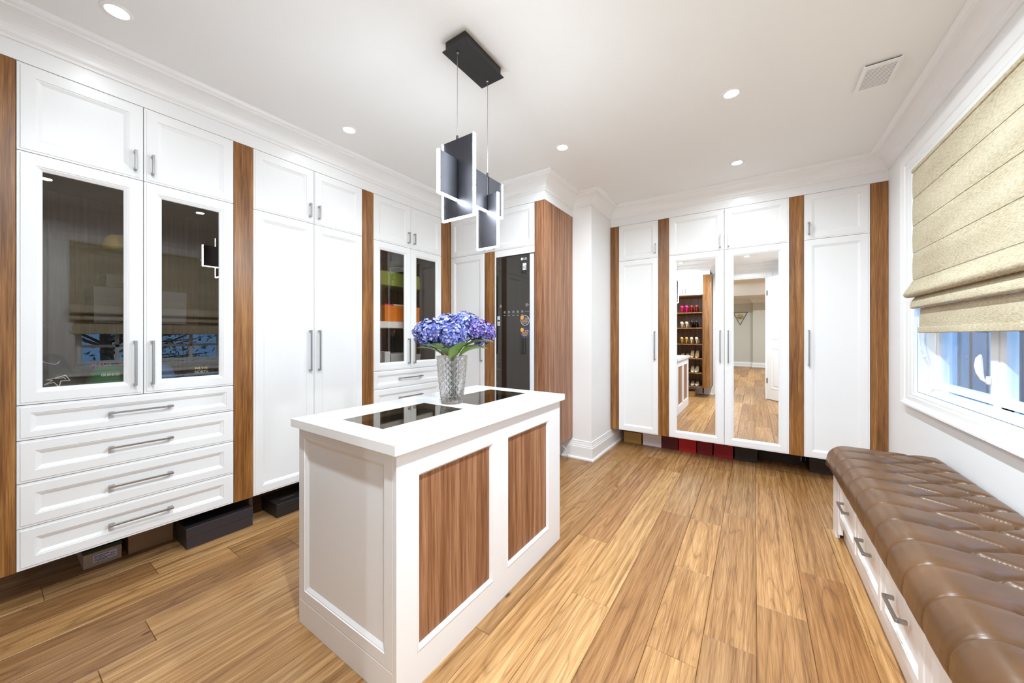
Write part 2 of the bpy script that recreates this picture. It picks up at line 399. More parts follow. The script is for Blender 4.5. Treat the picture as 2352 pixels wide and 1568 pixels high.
# ---- walls and ceiling
struct('ceiling', MB().box(WORLD, WL-.1, XR+.15, WE-.1, WB+.1, CEIL, CEIL+.08), 'ceil', 'white painted ceiling')
struct('wall_left', MB().box(WORLD, WL-.1, WL, WE-.1, WB+.1, 0, CEIL), 'wall', 'white wall behind the left cabinets')
struct('wall_back', MB().box(WORLD, WL, XR+.15, WB, WB+.1, 0, CEIL), 'wall', 'white wall behind the mirrored wardrobe')
struct('wall_corner', MB().box(WORLD, -2.2, XC, YC, WB, 0, CEIL), 'wall', 'white boxed-out wall corner beside the back wardrobe')
WY0, WY1, WZ0, WZ1 = .60, 3.41, .893, 2.32
mb = MB().box(WORLD, XR, XR+.15, WE-.1, WY0, 0, CEIL).box(WORLD, XR, XR+.15, WY1, WB+.1, 0, CEIL)
mb.box(WORLD, XR, XR+.15, WY0, WY1, 0, WZ0).box(WORLD, XR, XR+.15, WY0, WY1, WZ1, CEIL)
struct('wall_right', mb, 'wall', 'white wall with the wide window')
DX0, DX1, DZ = -.64, .20, 2.43
mb = MB().box(WORLD, WL, DX0, WE-.12, WE, 0, CEIL).box(WORLD, DX1, XR, WE-.12, WE, 0, CEIL).box(WORLD, DX0, DX1, WE-.12, WE, DZ, CEIL)
struct('wall_entry', mb, 'wall', 'white wall with the doorway, seen in the mirrors')
# ---- crown moulding round the room
loop = [(XL, -.1), (XL, YF), (XF, YF), (XF, YC), (XC, YC), (XC, YB), (XR, YB), (XR, WE), (-.737, WE), (-.737, -.1)]
cove = [(.022+.083*(1-math.cos(t)), 2.586+.071*math.sin(t)) for t in [i*math.pi/2/7 for i in range(8)]]
prof = [(-.01, ZF), (.010, ZF), (.012, ZF+.012), (.017, ZF+.016), (.022, ZF+.0216)]+cove[1:]+[(.106, 2.664), (.114, 2.667), (.122, 2.672), (.125, 2.677), (.125, CEIL), (-.01, CEIL)]
struct('trim_1', MB().sweep(loop, prof, closed=True), 'trim', 'white crown moulding along the ceiling', smooth=False)
fas = [(-.018, ZT), (.002, ZT), (.002, ZF), (-.018, ZF)]
struct('trim_2', MB().sweep([(XL, -.1), (XL, YF), (XF, YF), (XF, YC)], fas), 'white', 'white fascia board above the left cabinets')
struct('trim_3', MB().sweep([(XC, YB), (XR, YB)], fas), 'white', 'white fascia board above the mirrored wardrobe')
struct('trim_4', MB().sweep([(-.737, -.1), (XL, -.1)], fas), 'white', 'white fascia board above the shoe shelves')
# ---- baseboards
bprof = [(0, 0), (.030, 0), (.030, .012), (.024, .022), (.018, .024), (.018, .125), (.014, .128), (.014, .140), (.010, .150), (.010, .160), (.007, .172), (.007, .185), (0, .188)]
struct('baseboard_corner', MB().sweep([(-2.1, YC), (XC, YC), (XC, WB)], bprof), 'trim', 'tall white baseboard wrapping the wall corner')
struct('baseboard_entry', MB().sweep([(DX0-.09, WE), (WL, WE)], bprof), 'trim', 'white baseboard under the shoe shelves')
struct('baseboard_left', MB().sweep([(WL, WE), (WL, YC)], bprof), 'trim', 'white baseboard under the left cabinets')
struct('baseboard_back', MB().sweep([(XC, WB), (XR, WB)], bprof), 'trim', 'white baseboard behind the row of shoe boxes')

# ---- window in the right wall
FW = Frame((XR, 0, 0), (0, -1, 0), (-1, 0, 0))       # u = -y, n = -x
def fw_box(mb, y0, y1, n0, n1, z0, z1, c=0.): return mb.box(FW, -y1, -y0, n0, n1, z0, z1, c)
win = tag(bpy.data.objects.new('window_1', None), 'wide white casement window under the roman blind', kind='structure'); C.objects.link(win)
win.location = (XR, (WY0+WY1)/2, WZ0)
mb = MB()
L = [(0, -.005), (0, .014), (.10, .016), (.13, .020), (.16, .022), (.30, .022), (.34, .026), (.62, .026), (.66, .032), (.86, .040), (.96, .040), (1.0, .034), (1.0, 0)]
L = [(-o, n) for o, n in L]
mb.loops(FW, -WY1, -WY0, WZ0, WZ1, L, cap=False, back=False, mu=(.19, .19), mz=(.10, .146))
mb.build('casing', 'trim', win, recalc=True)
mb = MB()
mb.loops(FW, -WY1, -WY0, WZ0, WZ1, [(.002, -.001), (.002, -.149)], cap=False, back=False); mb.build('jamb', 'trim', win)
GX = -.10    # glass plane offset
for i, (a, b, mun) in enumerate(((.60, 1.28, True), (1.28, 1.98, True), (1.98, 2.71, False), (2.71, 3.41, False))):
    fr = MB().loops(FW, -b, -a, WZ0, WZ1, [(0, -.13), (0, -.075), (.022, -.075), (.022, -.085)], cap=False, back=False)
    fo = fr.build('unit_frame', 'trim', win)
    sash = MB().loops(FW, -b+.024, -a-.024, WZ0+.03, WZ1-.03, [(0, -.12), (0, -.082), (.004, -.078), (.030, -.078), (.038, -.086), (.038, -.12)], cap=False, back=False)
    so = sash.build('sash', 'trim', win)
    fw_box(MB(), a+.058, b-.058, GX-.002, GX+.002, WZ0+.062, WZ1-.062).build('pane', 'clear', so)
    if mun:
        mid = (a+b)/2; m2 = fw_box(MB(), mid-.016, mid+.016, GX-.012, GX+.012, WZ0+.062, WZ1-.062)
        fw_box(m2, a+.058, b-.058, GX-.012, GX+.012, 1.118, 1.148); m2.build('muntin', 'trim', so)
# crank handle and latch on the far sash
mb = MB(); fw_box(mb, 2.99, 3.10, -.075, -.045, WZ0+.001, WZ0+.022, .004)
mb.tube([FW.pt(-3.10, -.045, WZ0+.03), FW.pt(-3.14, -.03, WZ0+.05), FW.pt(-3.20, -.015, WZ0+.045), FW.pt(-3.24, .0, WZ0+.012), FW.pt(-3.245, .003, WZ0+.006)], [.006, .008, .007, .006, .009], 8)
mb.build('crank_handle', 'trim', win, smooth=True)
mb = MB(); fw_box(mb, 2.752, 2.772, -.077, -.064, 1.02, 1.06, .003)
mb.tube([FW.pt(-2.762, -.066, 1.03), FW.pt(-2.764, -.052, 1.045), FW.pt(-2.768, -.045, 1.075), FW.pt(-2.77, -.042, 1.11), FW.pt(-2.768, -.043, 1.145), FW.pt(-2.764, -.047, 1.165)], [.005, .008, .013, .015, .012, .004], 10)
mb.build('latch', 'trim', win, smooth=True)

# ---- roman blind
bl = thing('roman_blind', 'beige linen roman blind drawn most of the way down the window', 'blind', (XR, 1.93, WZ1))
BY0, BY1 = .56, 3.355
def blind_strip(name, prof, y0=BY0, y1=BY1, m='linen', th=.004):
    # prof: open polyline of (x, z); given thickness towards +x
    pts = [(x, z) for x, z in prof]; back = [(x+th, z) for x, z in reversed(prof)]
    poly = pts+back
    return MB().extrude(poly, lambda p: (p[0], y0, p[1]), lambda p: (p[0], y1, p[1])).build(name, m, bl, smooth=True, angle=.6)
zs = [2.318, 2.132, 1.957, 1.785, 1.612]
for a, b in zip(zs, zs[1:]):
    n = 8; blind_strip('fabric_panel', [(.846-.0035*math.sin(math.pi*min(1, i/n*1.0))-.002*(i/n), a-(a-b-.003)*i/n) for i in range(n+1)])
# seams (rods)
for z in zs[1:]:
    MB().tube([(.8475, BY0, z), (.8475, BY1, z)], .0022, 6).build('seam', 'linen', bl)
def arc(cx_, cz, rx, rz, a0, a1, n): return [(cx_+rx*math.cos(a0+(a1-a0)*i/n), cz+rz*math.sin(a0+(a1-a0)*i/n)) for i in range(n+1)]
D = math.pi/180
blind_strip('fold', [(.846, 1.610), (.828, 1.572), (.812, 1.545)]+arc(.826, 1.524, .022, .022, 160*D, 300*D, 8)+[(.858, 1.508)], y1=BY1+.015)
blind_strip('fold', [(.852, 1.506), (.836, 1.480), (.830, 1.458)]+arc(.841, 1.442, .012, .012, 170*D, 310*D, 6)+[(.864, 1.434)], y1=BY1-.01)
blind_strip('hem', [(.866, 1.432), (.862, 1.36), (.861, 1.312)], y1=BY1-.045)
blind_strip('hem_band', [(.859, 1.314), (.856, 1.306), (.856, 1.280), (.859, 1.276)], y1=BY1-.04, th=.006)
MB().box(WORLD, .838, .872, BY0, BY1+.004, 2.300, 2.322, .003).build('head_rail', 'linen', bl)
mb = MB().tube([(.873, 3.375, 1.45), (.874, 3.372, 1.25), (.880, 3.36, 1.17), (.890, 3.35, 1.14)], .0035, 6)
mb.tube([(.890, 3.35, 1.142), (.893, 3.346, 1.128), (.896, 3.342, 1.115)], [.004, .009, .005], 8); mb.build('pull_cord', 'trim', bl, smooth=True)

# ================================================================ cabinets
def handle(F, u, z, length, parent, vert=True, out=.030, w_=.010, post=.012):
    mb = MB(); h = length/2
    if vert:
        mb.box(F, u-w_/2, u+w_/2, out-.008, out+.002, z-h, z+h, .001)
        for s_ in (-1, 1): mb.box(F, u-w_/2, u+w_/2, -.001, out-.006, z+s_*(h-post) - (post/2 if s_ < 0 else 0) + (0 if s_ < 0 else -post/2) + s_*post/2, z+s_*(h-post)+post/2+s_*post/2)
    else:
        mb.box(F, u-h, u+h, out-.008, out+.002, z-w_/2, z+w_/2, .001)
        for s_ in (-1, 1):
            c_ = u+s_*(h-post/2); mb.box(F, c_-post/2, c_+post/2, -.001, out-.006, z-w_/2, z+w_/2)
    return mb.build('handle', 'nickel', parent)
DM = .052
def door_loops(m_=DM, hole=False):
    L = [(0, -.022), (0, -.003), (.0085, -.003), (.0105, 0.), (m_, 0.), (m_+.0015, -.003), (m_+.005, -.003), (m_+.019, -.010)]
    if hole: L.append((m_+.019, -.022))
    return L
def door(F, u0, u1, z0, z1, parent, kind='panel', name='door', m_=DM, g=.0016, mz=(1, 1)):
    u0 += g; u1 -= g; z0 += g; z1 -= g
    hole = kind != 'panel'
    mb = MB().loops(F, u0, u1, z0, z1, door_loops(m_, hole), cap=not hole, back=not hole)
    if hole:   # back ring
        b = len(mb.v); o = m_+.019
        mb.loops(F, u0, u1, z0, z1, [(0, -.022), (o, -.022)], cap=False, back=False)
    d = mb.build(name, 'white', parent)
    if hole:
        o = m_+.016
        MB().box(F, u0+o, u1-o, z0 and -.018, -.013, z0+o, z1-o).build('mirror_glass' if kind == 'mirror' else 'glass_pane', 'mirror' if kind == 'mirror' else 'smoked', d)
    return d
def carcass(F, u0, u1, z0, z1, depth, m, parent, shelves=(), name='body', back=True):
    t = .018; f = -.0235; mb = MB()
    mb.box(F, u0, u0+t, -depth, f, z0, z1).box(F, u1-t, u1, -depth, f, z0, z1)
    mb.box(F, u0+t, u1-t, -depth, f, z0, z0+t).box(F, u0+t, u1-t, -depth, f, z1-t, z1)
    if back: mb.box(F, u0+t, u1-t, -depth, -depth+.01, z0+t, z1-t)
    for z in shelves: mb.box(F, u0+t, u1-t, -depth+.01, f, z-t, z)
    return mb.build(name, m, parent)
def support_legs(F, us, parent, n=-.585, m='black'):
    for u in us:
        MB().lathe(F.pt(u, n, 0), [(.020, 0), (.020, .006), (.013, .012), (.013, ZB-.01), (.022, ZB)], 12).build('support_leg', m, parent, smooth=True, angle=.6)
def pilaster(F, u0, u1, label, z0=ZB, z1=ZT, depth=.60, m='walnut', n1=0., name='walnut_pilaster'):
    p = F.pt((u0+u1)/2, -depth/2, z0)
    o = MB().box(F, u0+.0008, u1-.0008, -depth, n1, z0, z1, .0012).build(name, m, origin=p)
    return tag(o, label, 'panel', 'walnut pilasters between the cabinets')
DEP = .60
# --- left wall, unit 1: display cabinet with caps
def display_cabinet(y0, y1, label, drawers, hl, mid=None):
    ym = mid or (y0+y1)/2
    t = thing('display_cabinet', label, 'cabinet', (XL-.3, ym, ZB))
    carcass(FL, y0, y1, ZB, ZT, DEP, 'dark_walnut', t, (ZG+.018, ZS+.009))
    for a, b, s in ((y0, ym, -1), (ym, y1, 1)):
        d = door(FL, a, b, ZS, ZT, t); handle(FL, ym+s*.033, 2.182, .103, d)
        d = door(FL, a, b, ZG, ZS, t, 'glass', 'glass_door'); handle(FL, ym+s*.033, 1.114, .236, d)
    zz = [ZG]+drawers
    for a, b in zip(zz, zz[1:]):
        d = door(FL, y0, y1, b, a, t, name='drawer', m_=.050 if a-b > .17 else .036, mz=(1, 1)); handle(FL, ym-.006, (a+b)/2+(.001 if a-b < .17 else .0), hl, d, vert=False, w_=.009, post=.02)
    for z in (1.325, 1.716):
        MB().box(FL, y0+.02, y1-.02, -.57, -.035, z-.006, z, .001).build('glass_shelf', 'shelf_glass', t)
    support_legs(FL, (y0+.06, y1-.06), t)
    return t
display_cabinet(Y0, Y1, 'white display cabinet with smoked glass doors full of caps, over four drawers', [ZD1, ZD2, ZD3, ZB], .242)
display_cabinet(Y5, Y7, 'white display cabinet with smoked glass doors and an orange box inside', [ZD1, ZD2, ZD3, ZB], .27, Y6-.006)
# --- left wall, unit 2: plain wardrobe
t = thing('wardrobe', 'white wardrobe with two tall plain doors between the two glass display cabinets', 'wardrobe', (XL-.3, Y3, ZB))
carcass(FL, Y2, Y4, ZB, ZT, DEP, 'white', t, (ZS+.009,))
for a, b, s in ((Y2, Y3, -1), (Y3, Y4, 1)):
    d = door(FL, a, b, ZS, ZT, t); handle(FL, Y3+s*.033, 2.18, .10, d)
    d = door(FL, a, b, ZB, ZS, t); handle(FL, Y3+s*.033, 1.149, .30, d)
support_legs(FL, (Y2+.035, Y4-.06), t, -.14, COL('leg_grey', (120, 116, 112)))
pilaster(FL, -.015, Y0, 'walnut panel at the far left edge beside the cabinet with caps')
pilaster(FL, Y1, Y2, 'walnut panel between the cap display cabinet and the tall wardrobe')
pilaster(FL, Y4, Y5, 'walnut panel between the tall wardrobe and the cabinet holding the orange box')
pilaster(FL, Y7, YF-.0005, 'walnut panel in the inner corner right of the orange box cabinet')
# --- corner unit facing the camera: tall door, upper doors, steamer
XM = -2.184
t = thing('corner_cabinet', 'white cabinet with one tall door and two upper doors around the dark steamer', 'cabinet', (-2.2, YF+.3, ZB))
XS0, XS1 = -2.123, XFI
carcass(FF, -2.7145, -2.249, ZB, ZS, DEP, 'white', t)
carcass(FF, -2.7145, XFI, ZS, ZT, DEP, 'white', t, name='upper_body')
for a, b, s in ((-2.7145, XM, -1), (XM, XFI, 1)):
    d = door(FF, a, b, ZS, ZT, t); handle(FF, XM+s*.06, 2.16, .10, d)
d = door(FF, -2.7145, -2.249, ZB, ZS, t); handle(FF, -2.286, 1.149, .30, d)
MB().box(FF, XS0+.002, XS1-.001, -.3, -.001, 2.024, ZS-.002, .001).build('filler_strip', 'white', t)
MB().box(FF, XS0+.001, XS0+.012, -.3, -.002, .2, 2.024).build('filler_edge', 'white', t)
pilaster(FF, -2.249, XS0, 'walnut panel left of the dark garment steamer', z1=ZS-.001)
o = MB().box(WORLD, XFI+.001, XF, YF, YC-.001, ZB, ZT, .0025).build('walnut_end_panel', 'zebra', origin=(XFI, YF, ZB))
tag(o, 'tall striped walnut end panel right of the steamer, beside the white wall corner', 'panel')
# --- steamer
st = thing('garment_steamer', 'dark mirrored garment steam closet with icons and round stickers', 'steamer', ((XS0+XS1)/2, YF+.3, .02))
SX0, SX1 = -2.105, -1.678
MB().box(FF, SX0+.003, SX1-.003, -.56, -.055, .02, 2.014, .004).build('body', 'silver', st)
MB().box(FF, SX0, -1.7235, -.052, -.004, .05, 2.016, .002).build('glass_door', 'black_glass', st)
MB().box(FF, -1.7225, SX1, -.052, -.002, .05, 2.014, .004).build('door_edge', 'silver', st)
COL('print_white', (225, 225, 225)); COL('sticker_orange', (232, 158, 70)); COL('sticker_blue', (80, 82, 150)); COL('sticker_dark', (52, 50, 56)); COL('sticker_pale', (190, 205, 215)); COL('print_grey', (165, 165, 165))
def disc(F, u, n, z, r, name, m, parent, seg=24, r0=0.):
    mb = MB(); b = [F.pt(u+r*math.cos(2*math.pi*k/seg), n, z+r*math.sin(2*math.pi*k/seg)) for k in range(seg)]
    if r0:
        i_ = [F.pt(u+r0*math.cos(2*math.pi*k/seg), n, z+r0*math.sin(2*math.pi*k/seg)) for k in range(seg)]
        mb.add(b+i_, [(k, (k+1) % seg, seg+(k+1) % seg, seg+k) for k in range(seg)])
    else: mb.add(b, [tuple(range(seg))])
    return mb.build(name, m, parent, recalc=False)
n0 = -.0034
disc(FF, -1.806, n0, 1.976, .0125, 'logo_disc', 'print_white', st)
text_mesh('logo_text', 'LG', .030, FF, -1.789, n0, 1.966, 'print_white', st, bold=.0006)
lb = MB().box(FF, -1.797, -1.757, n0-.0002, n0+.0002, 1.872, 1.936).build('logo_badge', 'print_white', st)
text_mesh('badge_text', 'iQ', .036, FF, -1.793, n0+.0004, 1.886, 'black', lb, bold=.0004)
for k in range(5):
    u = -2.004+k*.0505
    disc(FF, u, n0, 1.484, .0125, 'icon', 'print_grey', st, 6, .0100); disc(FF, u, n0, 1.484, .006, 'icon', 'print_grey', st, 4)
    MB().box(FF, u-.012, u+.012, n0-.0001, n0+.0001, 1.450, 1.454).build('icon_caption', 'print_grey', st)
MB().box(FF, -1.775, -1.715-.01, n0-.0001, n0+.0001, 1.483, 1.4845).build('icon_line', 'print_grey', st)
for u, z in ((-2.052, 1.545), (-1.752, 1.545)): disc(FF, u, n0, z, .014, 'icon', 'print_grey', st, 16, .011); disc(FF, u, n0, z, .006, 'icon', 'print_grey', st, 5)
disc(FF, -1.737, n0, 1.545, .004, 'indicator', 'print_white', st, 10)
for k, z in enumerate((1.400, 1.284)):
    disc(FF, -1.792+.02, n0, z, .0475, 'sticker_ring', 'sticker_blue' if k else 'sticker_pale', st, 32, .043)
    dk = disc(FF, -1.792+.02, n0-.0001, z, .043, 'sticker', 'sticker_dark', st, 32)
    disc(FF, -1.792-.012, n0+.0003, z+.028, .019, 'sticker_dot', 'sticker_orange', st, 20)
    for j in range(6):
        z_ = z+.024-j*.010; hw = math.sqrt(max(.0001, .036**2-(z_-z)**2)); u_ = -1.772+(.012 if j < 2 else 0)
        MB().box(FF, u_-hw*(.55 if j < 2 else 1), u_+hw*.9, n0+.0001, n0+.0003, z_-.0022, z_+.0022).build('sticker_line', 'sticker_orange' if j in (2, 4) else 'print_grey', dk)
tg = MB().box(FF, -2.092, -2.058, n0-.0002, n0+.0002, 1.355, 1.447).build('energy_tag', 'sticker_pale', st)
MB().box(FF, -2.089, -2.061, n0, n0+.0004, 1.395, 1.412).build('tag_bar', 'black', tg)
MB().box(FF, -2.089, -2.061, n0, n0+.0004, 1.362, 1.385).build('tag_block', COL('tag_beige', (196, 176, 156)), tg)

# --- back wall
def tall_unit(u0, u1, label, hs):
    t = thing('wardrobe', label, 'wardrobe', ((u0+u1)/2, YB+.3, ZB))
    carcass(FB, u0, u1, ZB, ZT, DEP, 'white', t, (ZS+.009,))
    hu = u1-.033 if hs > 0 else u0+.033
    d = door(FB, u0, u1, ZS, ZT, t); handle(FB, hu, 2.184, .102, d)
    d = door(FB, u0, u1, ZB, ZS, t); handle(FB, hu, 1.153, .306, d)
    support_legs(FB, (u0+.05, u1-.05), t); return t
tall_unit(B1, B2, 'narrow white wardrobe left of the mirrored doors', 1)
tall_unit(B6, B7, 'narrow white wardrobe right of the mirrored doors, behind the bench', -1)
t = thing('mirror_wardrobe', 'white wardrobe with two full-length mirror doors and two upper doors', 'wardrobe', (B4, YB+.3, ZB))
carcass(FB, B3, B5, ZB, ZT, DEP, 'white', t, (ZS+.009,))
for a, b, s in ((B3, B4, -1), (B4, B5, 1)):
    d = door(FB, a, b, ZS, ZT, t); handle(FB, B4+s*.034, 2.175, .124, d)
    d = door(FB, a, b, ZB, ZS, t, 'mirror', 'mirror_door', m_=.056); handle(FB, B4+s*.034, 1.156, .308, d)
support_legs(FB, (B3+.05, B5-.05), t)
pilaster(FB, XC+.001, B1, 'narrow walnut panel against the white wall corner on the back wall')
pilaster(FB, B2, B3, 'walnut panel left of the mirrored doors')
pilaster(FB, B5, B6, 'walnut panel right of the mirrored doors')
pilaster(FB, B7, XR-.001, 'walnut panel against the window wall')

# ================================================================ island
SXa, SXb, SYa, SYb, SZb, SZt = -1.684, -.978, .7635, 2.038, .8615, .896
E_ = .0234; IX0, IX1, IY0, IY1 = SXa+E_, SXb-E_, SYa+E_, SYb-E_
isl = thing('island', 'white island cabinet with striped walnut side panels', 'island', ((IX0+IX1)/2, (IY0+IY1)/2, 0))
MB().box(WORLD, IX0+.02, IX1-.02, IY0+.02, IY1-.02, 0, SZb-.0005).build('body', 'white', isl)
FIS = Frame((IX1, 0, 0), (0, 1, 0), (1, 0, 0)); FIE = Frame((0, IY0, 0), (1, 0, 0), (0, -1, 0)); FIW = Frame((IX0, 0, 0), (0, -1, 0), (-1, 0, 0)); FIN = Frame((0, IY1, 0), (-1, 0, 0), (0, 1, 0))
def panel_hole_frame(F, u0, u1, z0, z1, holes, name, parent, th=.019):
    """flat face board with rectangular moulded openings side by side"""
    mb = MB()
    us = [u0]+[x for h in holes for x in h[:2]]+[u1]; ha, hb = holes[0][2:4]
    g = [(u0, u1, z0, ha), (u0, u1, hb, z1)]+[(us[i], us[i+1], ha, hb) for i in range(0, len(us), 2)]
    for a, b, c, d in g: mb.box(F, a, b, -th, 0, c, d)
    o = mb.build(name, 'white', parent)
    return o
# right-hand long side: two walnut panels
hz0, hz1 = .125, .765; H1 = (.880, 1.328, hz0, hz1); H2 = (1.444, 1.872, hz0, hz1)
panel_hole_frame(FIS, IY0, IY1, 0, SZb-.001, [H1, H2], 'side_frame', isl)
for h in (H1, H2):
    MB().loops(FIS, h[0]-.001, h[1]+.001, h[2]-.001, h[3]+.001, [(0, -.012), (0, .0015), (.004, .0025), (.007, .0005), (.016, -.010), (.016, -.013)], cap=False, back=False).build('panel_moulding', 'white', isl)
    MB().box(FIS, h[0], h[1], -.019, -.0115, h[2], h[3]).build('walnut_panel', 'zebra', isl)
# other long side: two plain panels with drawers look
panel_hole_frame(FIW, -IY1+.0195, -IY0-.0195, 0, SZb-.001, [(-1.872, -1.444, hz0, hz1), (-1.328, -.880, hz0, hz1)], 'side_frame', isl)
# near end: one recessed white panel, skirting groove
def end_panel(F, u0, u1):
    MB().loops(F, u0, u1, .108, SZb-.001, [(0, -.019), (0, -.0015), (.0015, 0), (.0455, 0), (.047, -.003), (.051, -.003), (.066, -.011)], mz=(1., 1.)).build('end_panel', 'white', isl)
    MB().loops(F, u0, u1, 0, .1065, [(0, -.019), (0, -.0015), (.0015, 0)]).build('plinth', 'white', isl)
end_panel(FIE, IX0, IX1-.0195); end_panel(FIN, -IX1+.0195, -IX0)
for a_, b_ in ((-1.872, -1.444), (-1.328, -.880)): MB().box(FIW, a_, b_, -.019, -.0115, hz0, hz1).build('walnut_panel', 'zebra', isl)
# worktop with two tinted glass insets
top = thing('island_worktop', 'white quartz island worktop with two smoked glass insets', 'worktop', ((SXa+SXb)/2, (SYa+SYb)/2, SZb))
GXa, GXb = -1.481, -1.196; G1 = (.876, 1.346); G2 = (1.455, 1.932)
mb = MB(); c = .002
for a, b, y0_, y1_ in ((SXa, GXa, SYa, SYb), (GXb, SXb, SYa, SYb), (GXa, GXb, SYa, G1[0]), (GXa, GXb, G1[1], G2[0]), (GXa, GXb, G2[1], SYb)):
    mb.box(WORLD, a, b, y0_, y1_, SZb, SZt)
mb.build('slab', 'quartz', top)
for g in (G1, G2):
    MB().box(WORLD, GXa+.0005, GXb-.0005, g[0]+.0005, g[1]-.0005, SZt-.009, SZt-.0006).build('glass_inset', 'bronze', top)
    MB().box(WORLD, GXa, GXb, g[0], g[1], SZb+.0005, SZb+.006).build('drawer_lining', COL('dark_felt', (40, 36, 30), .9), top)

# ================================================================ bench
BX0, BYa, BYb = .419, .66, 3.058
FBn = Frame((BX0, 0, 0), (0, -1, 0), (-1, 0, 0))     # u = -y
bn = thing('storage_bench', 'long white storage bench with drawers under the window', 'bench', ((BX0+XR)/2, (BYa+BYb)/2, 0))
MB().box(WORLD, BX0+.024, XR-.002, BYa, BYb-.02, .147, .397).build('body', 'white', bn)
MB().box(WORLD, BX0+.04, BX0+.055, BYa, BYb-.06, 0, .147).build('toe_kick', 'white', bn)
FBe = Frame((0, BYb, 0), (-1, 0, 0), (0, 1, 0))
MB().loops(FBe, -XR+.002, -BX0, 0, .398, [(0, -.02), (0, -.001), (.001, 0)]).build('end_panel', 'white', bn)
MB().box(WORLD, BX0, BX0+.022, 2.893, BYb-.021, 0.06, .398, .001).box(WORLD, BX0+.0005, BX0+.022, 2.99, BYb-.021, 0., .0595, .001).build('stile', 'white', bn)
for k in range(5):
    yb = 2.89-.44*k; ya = yb-.44
    d = door(FBn, -yb, -ya, .147, .398, bn, name='drawer', m_=.048)
    handle(FBn, -(ya+yb)/2, .305, .15, d, vert=False, out=.028, w_=.012, post=.012)
# cushion: tufted surface
def cushion():
    import numpy as np
    y0, y1 = BYa, BYb+.006; x0, x1 = .384, .874; z0, zt = .4, .571
    # cross-section polyline (x, z), front to back
    sec = []
    for t_ in np.linspace(0, 1, 12): sec.append((.412-.028*math.sin(math.pi*min(1., t_*.62+.0)), z0+.085*t_))
    fx, fz = sec[-1]
    for a in np.linspace(0, math.pi/2, 14)[1:]: sec.append((fx+.085*(1-math.cos(a)), fz+(zt-fz)*math.sin(a)))
    for t_ in np.linspace(0, 1, 44)[1:]: sec.append((fx+.085+(.83-fx-.085)*t_, zt))
    for a in np.linspace(0, math.pi/2, 8)[1:]: sec.append((.83+.044*math.sin(a), zt-.05*(1-math.cos(a))))
    sec.append((x1, z0+.01)); sec = np.array(sec)
    d = np.gradient(sec, axis=0); nl = np.stack([-d[:, 1], d[:, 0]], 1); nl /= np.linalg.norm(nl, axis=1)[:, None]+1e-9
    s = np.concatenate([[0], np.cumsum(np.linalg.norm(np.diff(sec, axis=0), axis=1))])
    ny = 760; ys = np.linspace(y0, y1, ny)
    SX = np.repeat(sec[:, 0][:, None], ny, 1); YY = np.repeat(ys[None], len(sec), 0)
    P = .16; ph = 1.614
    def fr(y, off): q = (y-ph-off)/P; return (q-np.round(q))*P
    r1, r2, r3 = .563, .70, .80
    dy1 = fr(YY, 0.); dy2 = fr(YY, .08)
    front = SX < r1
    disp = np.zeros_like(YY)
    # straight channels front and back
    ch = np.abs(dy1); depth_front = .004+.010*np.clip((SX-.40)/(r1-.40), 0, 1)**1.5
    f_ch = -depth_front*np.exp(-ch/(.0045+.006*np.clip((SX-.42)/(r1-.42), 0, 1)))-.0016*np.cos(math.pi*ch/.08)
    chb = np.abs(dy1); f_cb = -(.014*np.clip((.874-SX)/(.874-r3), .3, 1))*np.exp(-chb/.008)
    def seg_dist(ya_off, xa, yb_off, xb):
        best = np.full_like(YY, 9.)
        for sh in (-1, 0, 1):
            base = np.round((YY-ph)/P)*P+ph+sh*P
            ax, ay = xa, base+ya_off; bx, by = xb, base+yb_off
            vx, vy = bx-ax, by-ay; L2 = vx*vx+vy*vy
            t_ = np.clip(((SX-ax)*vx+(YY-ay)*vy)/L2, 0, 1)
            best = np.minimum(best, np.hypot(SX-ax-t_*vx, YY-ay-t_*vy))
        return best
    dd = np.minimum(np.minimum(seg_dist(0, r1, .08, r2), seg_dist(0, r1, -.08, r2)), np.minimum(seg_dist(.08, r2, 0, r3), seg_dist(.08, r2, .16, r3)))
    f_d = -.017*np.exp(-dd/.008)
    tuft = np.minimum(np.minimum(np.hypot(SX-r1, dy1), np.hypot(SX-r2, dy2)), np.hypot(SX-r3, dy1))
    f_t = -.019*np.exp(-(tuft/.016)**2)
    mid = (SX >= r1) & (SX <= r3)
    disp = np.where(SX < r1, f_ch, np.where(SX > r3, f_cb, f_d))
    blend = np.clip(1-np.abs(SX-r1)/.025, 0, 1)
    disp = np.where(SX < r1, np.minimum(f_ch, -.017*np.exp(-dd/.008)*blend), disp)
    disp = disp+f_t+.004
    topw = np.clip((s/.05), 0, 1)[:, None]          # no displacement at the bottom welt
    disp = disp*topw
    endr = np.clip(np.minimum(YY-y0, y1-YY)/.07, 0, 1); drop = (1-np.sqrt(1-(1-endr)**2))*.07
    X = SX+nl[:, 0][:, None]*disp; Z = np.repeat(sec[:, 1][:, None], ny, 1)+nl[:, 1][:, None]*disp
    Z = z0+(Z-z0)*(1-(1-np.sqrt(np.maximum(0, 1-(1-endr)**2)))*.55)
    rng = np.random.RandomState(3)
    mb = MB(); ns = len(sec)
    mb.v = [Vector((X[i, j], YY[i, j], Z[i, j])) for i in range(ns) for j in range(ny)]
    mb.f = [(i*ny+j, i*ny+j+1, (i+1)*ny+j+1, (i+1)*ny+j) for i in range(ns-1) for j in range(ny-1)]
    a = [i*ny for i in range(ns)]; mb.f.append(tuple(a)); mb.f.append(tuple(i*ny+ny-1 for i in range(ns))[::-1])
    mb.f.append(tuple(list(range(ny))+[(ns-1)*ny+j for j in range(ny-1, -1, -1)]))
    return mb
cu = thing('bench_cushion', 'brown tufted leather cushion lying on the white bench', 'cushion', (.63, 1.86, .4))
cushion().build('upholstery', 'leather', cu, smooth=True, angle=1.0)

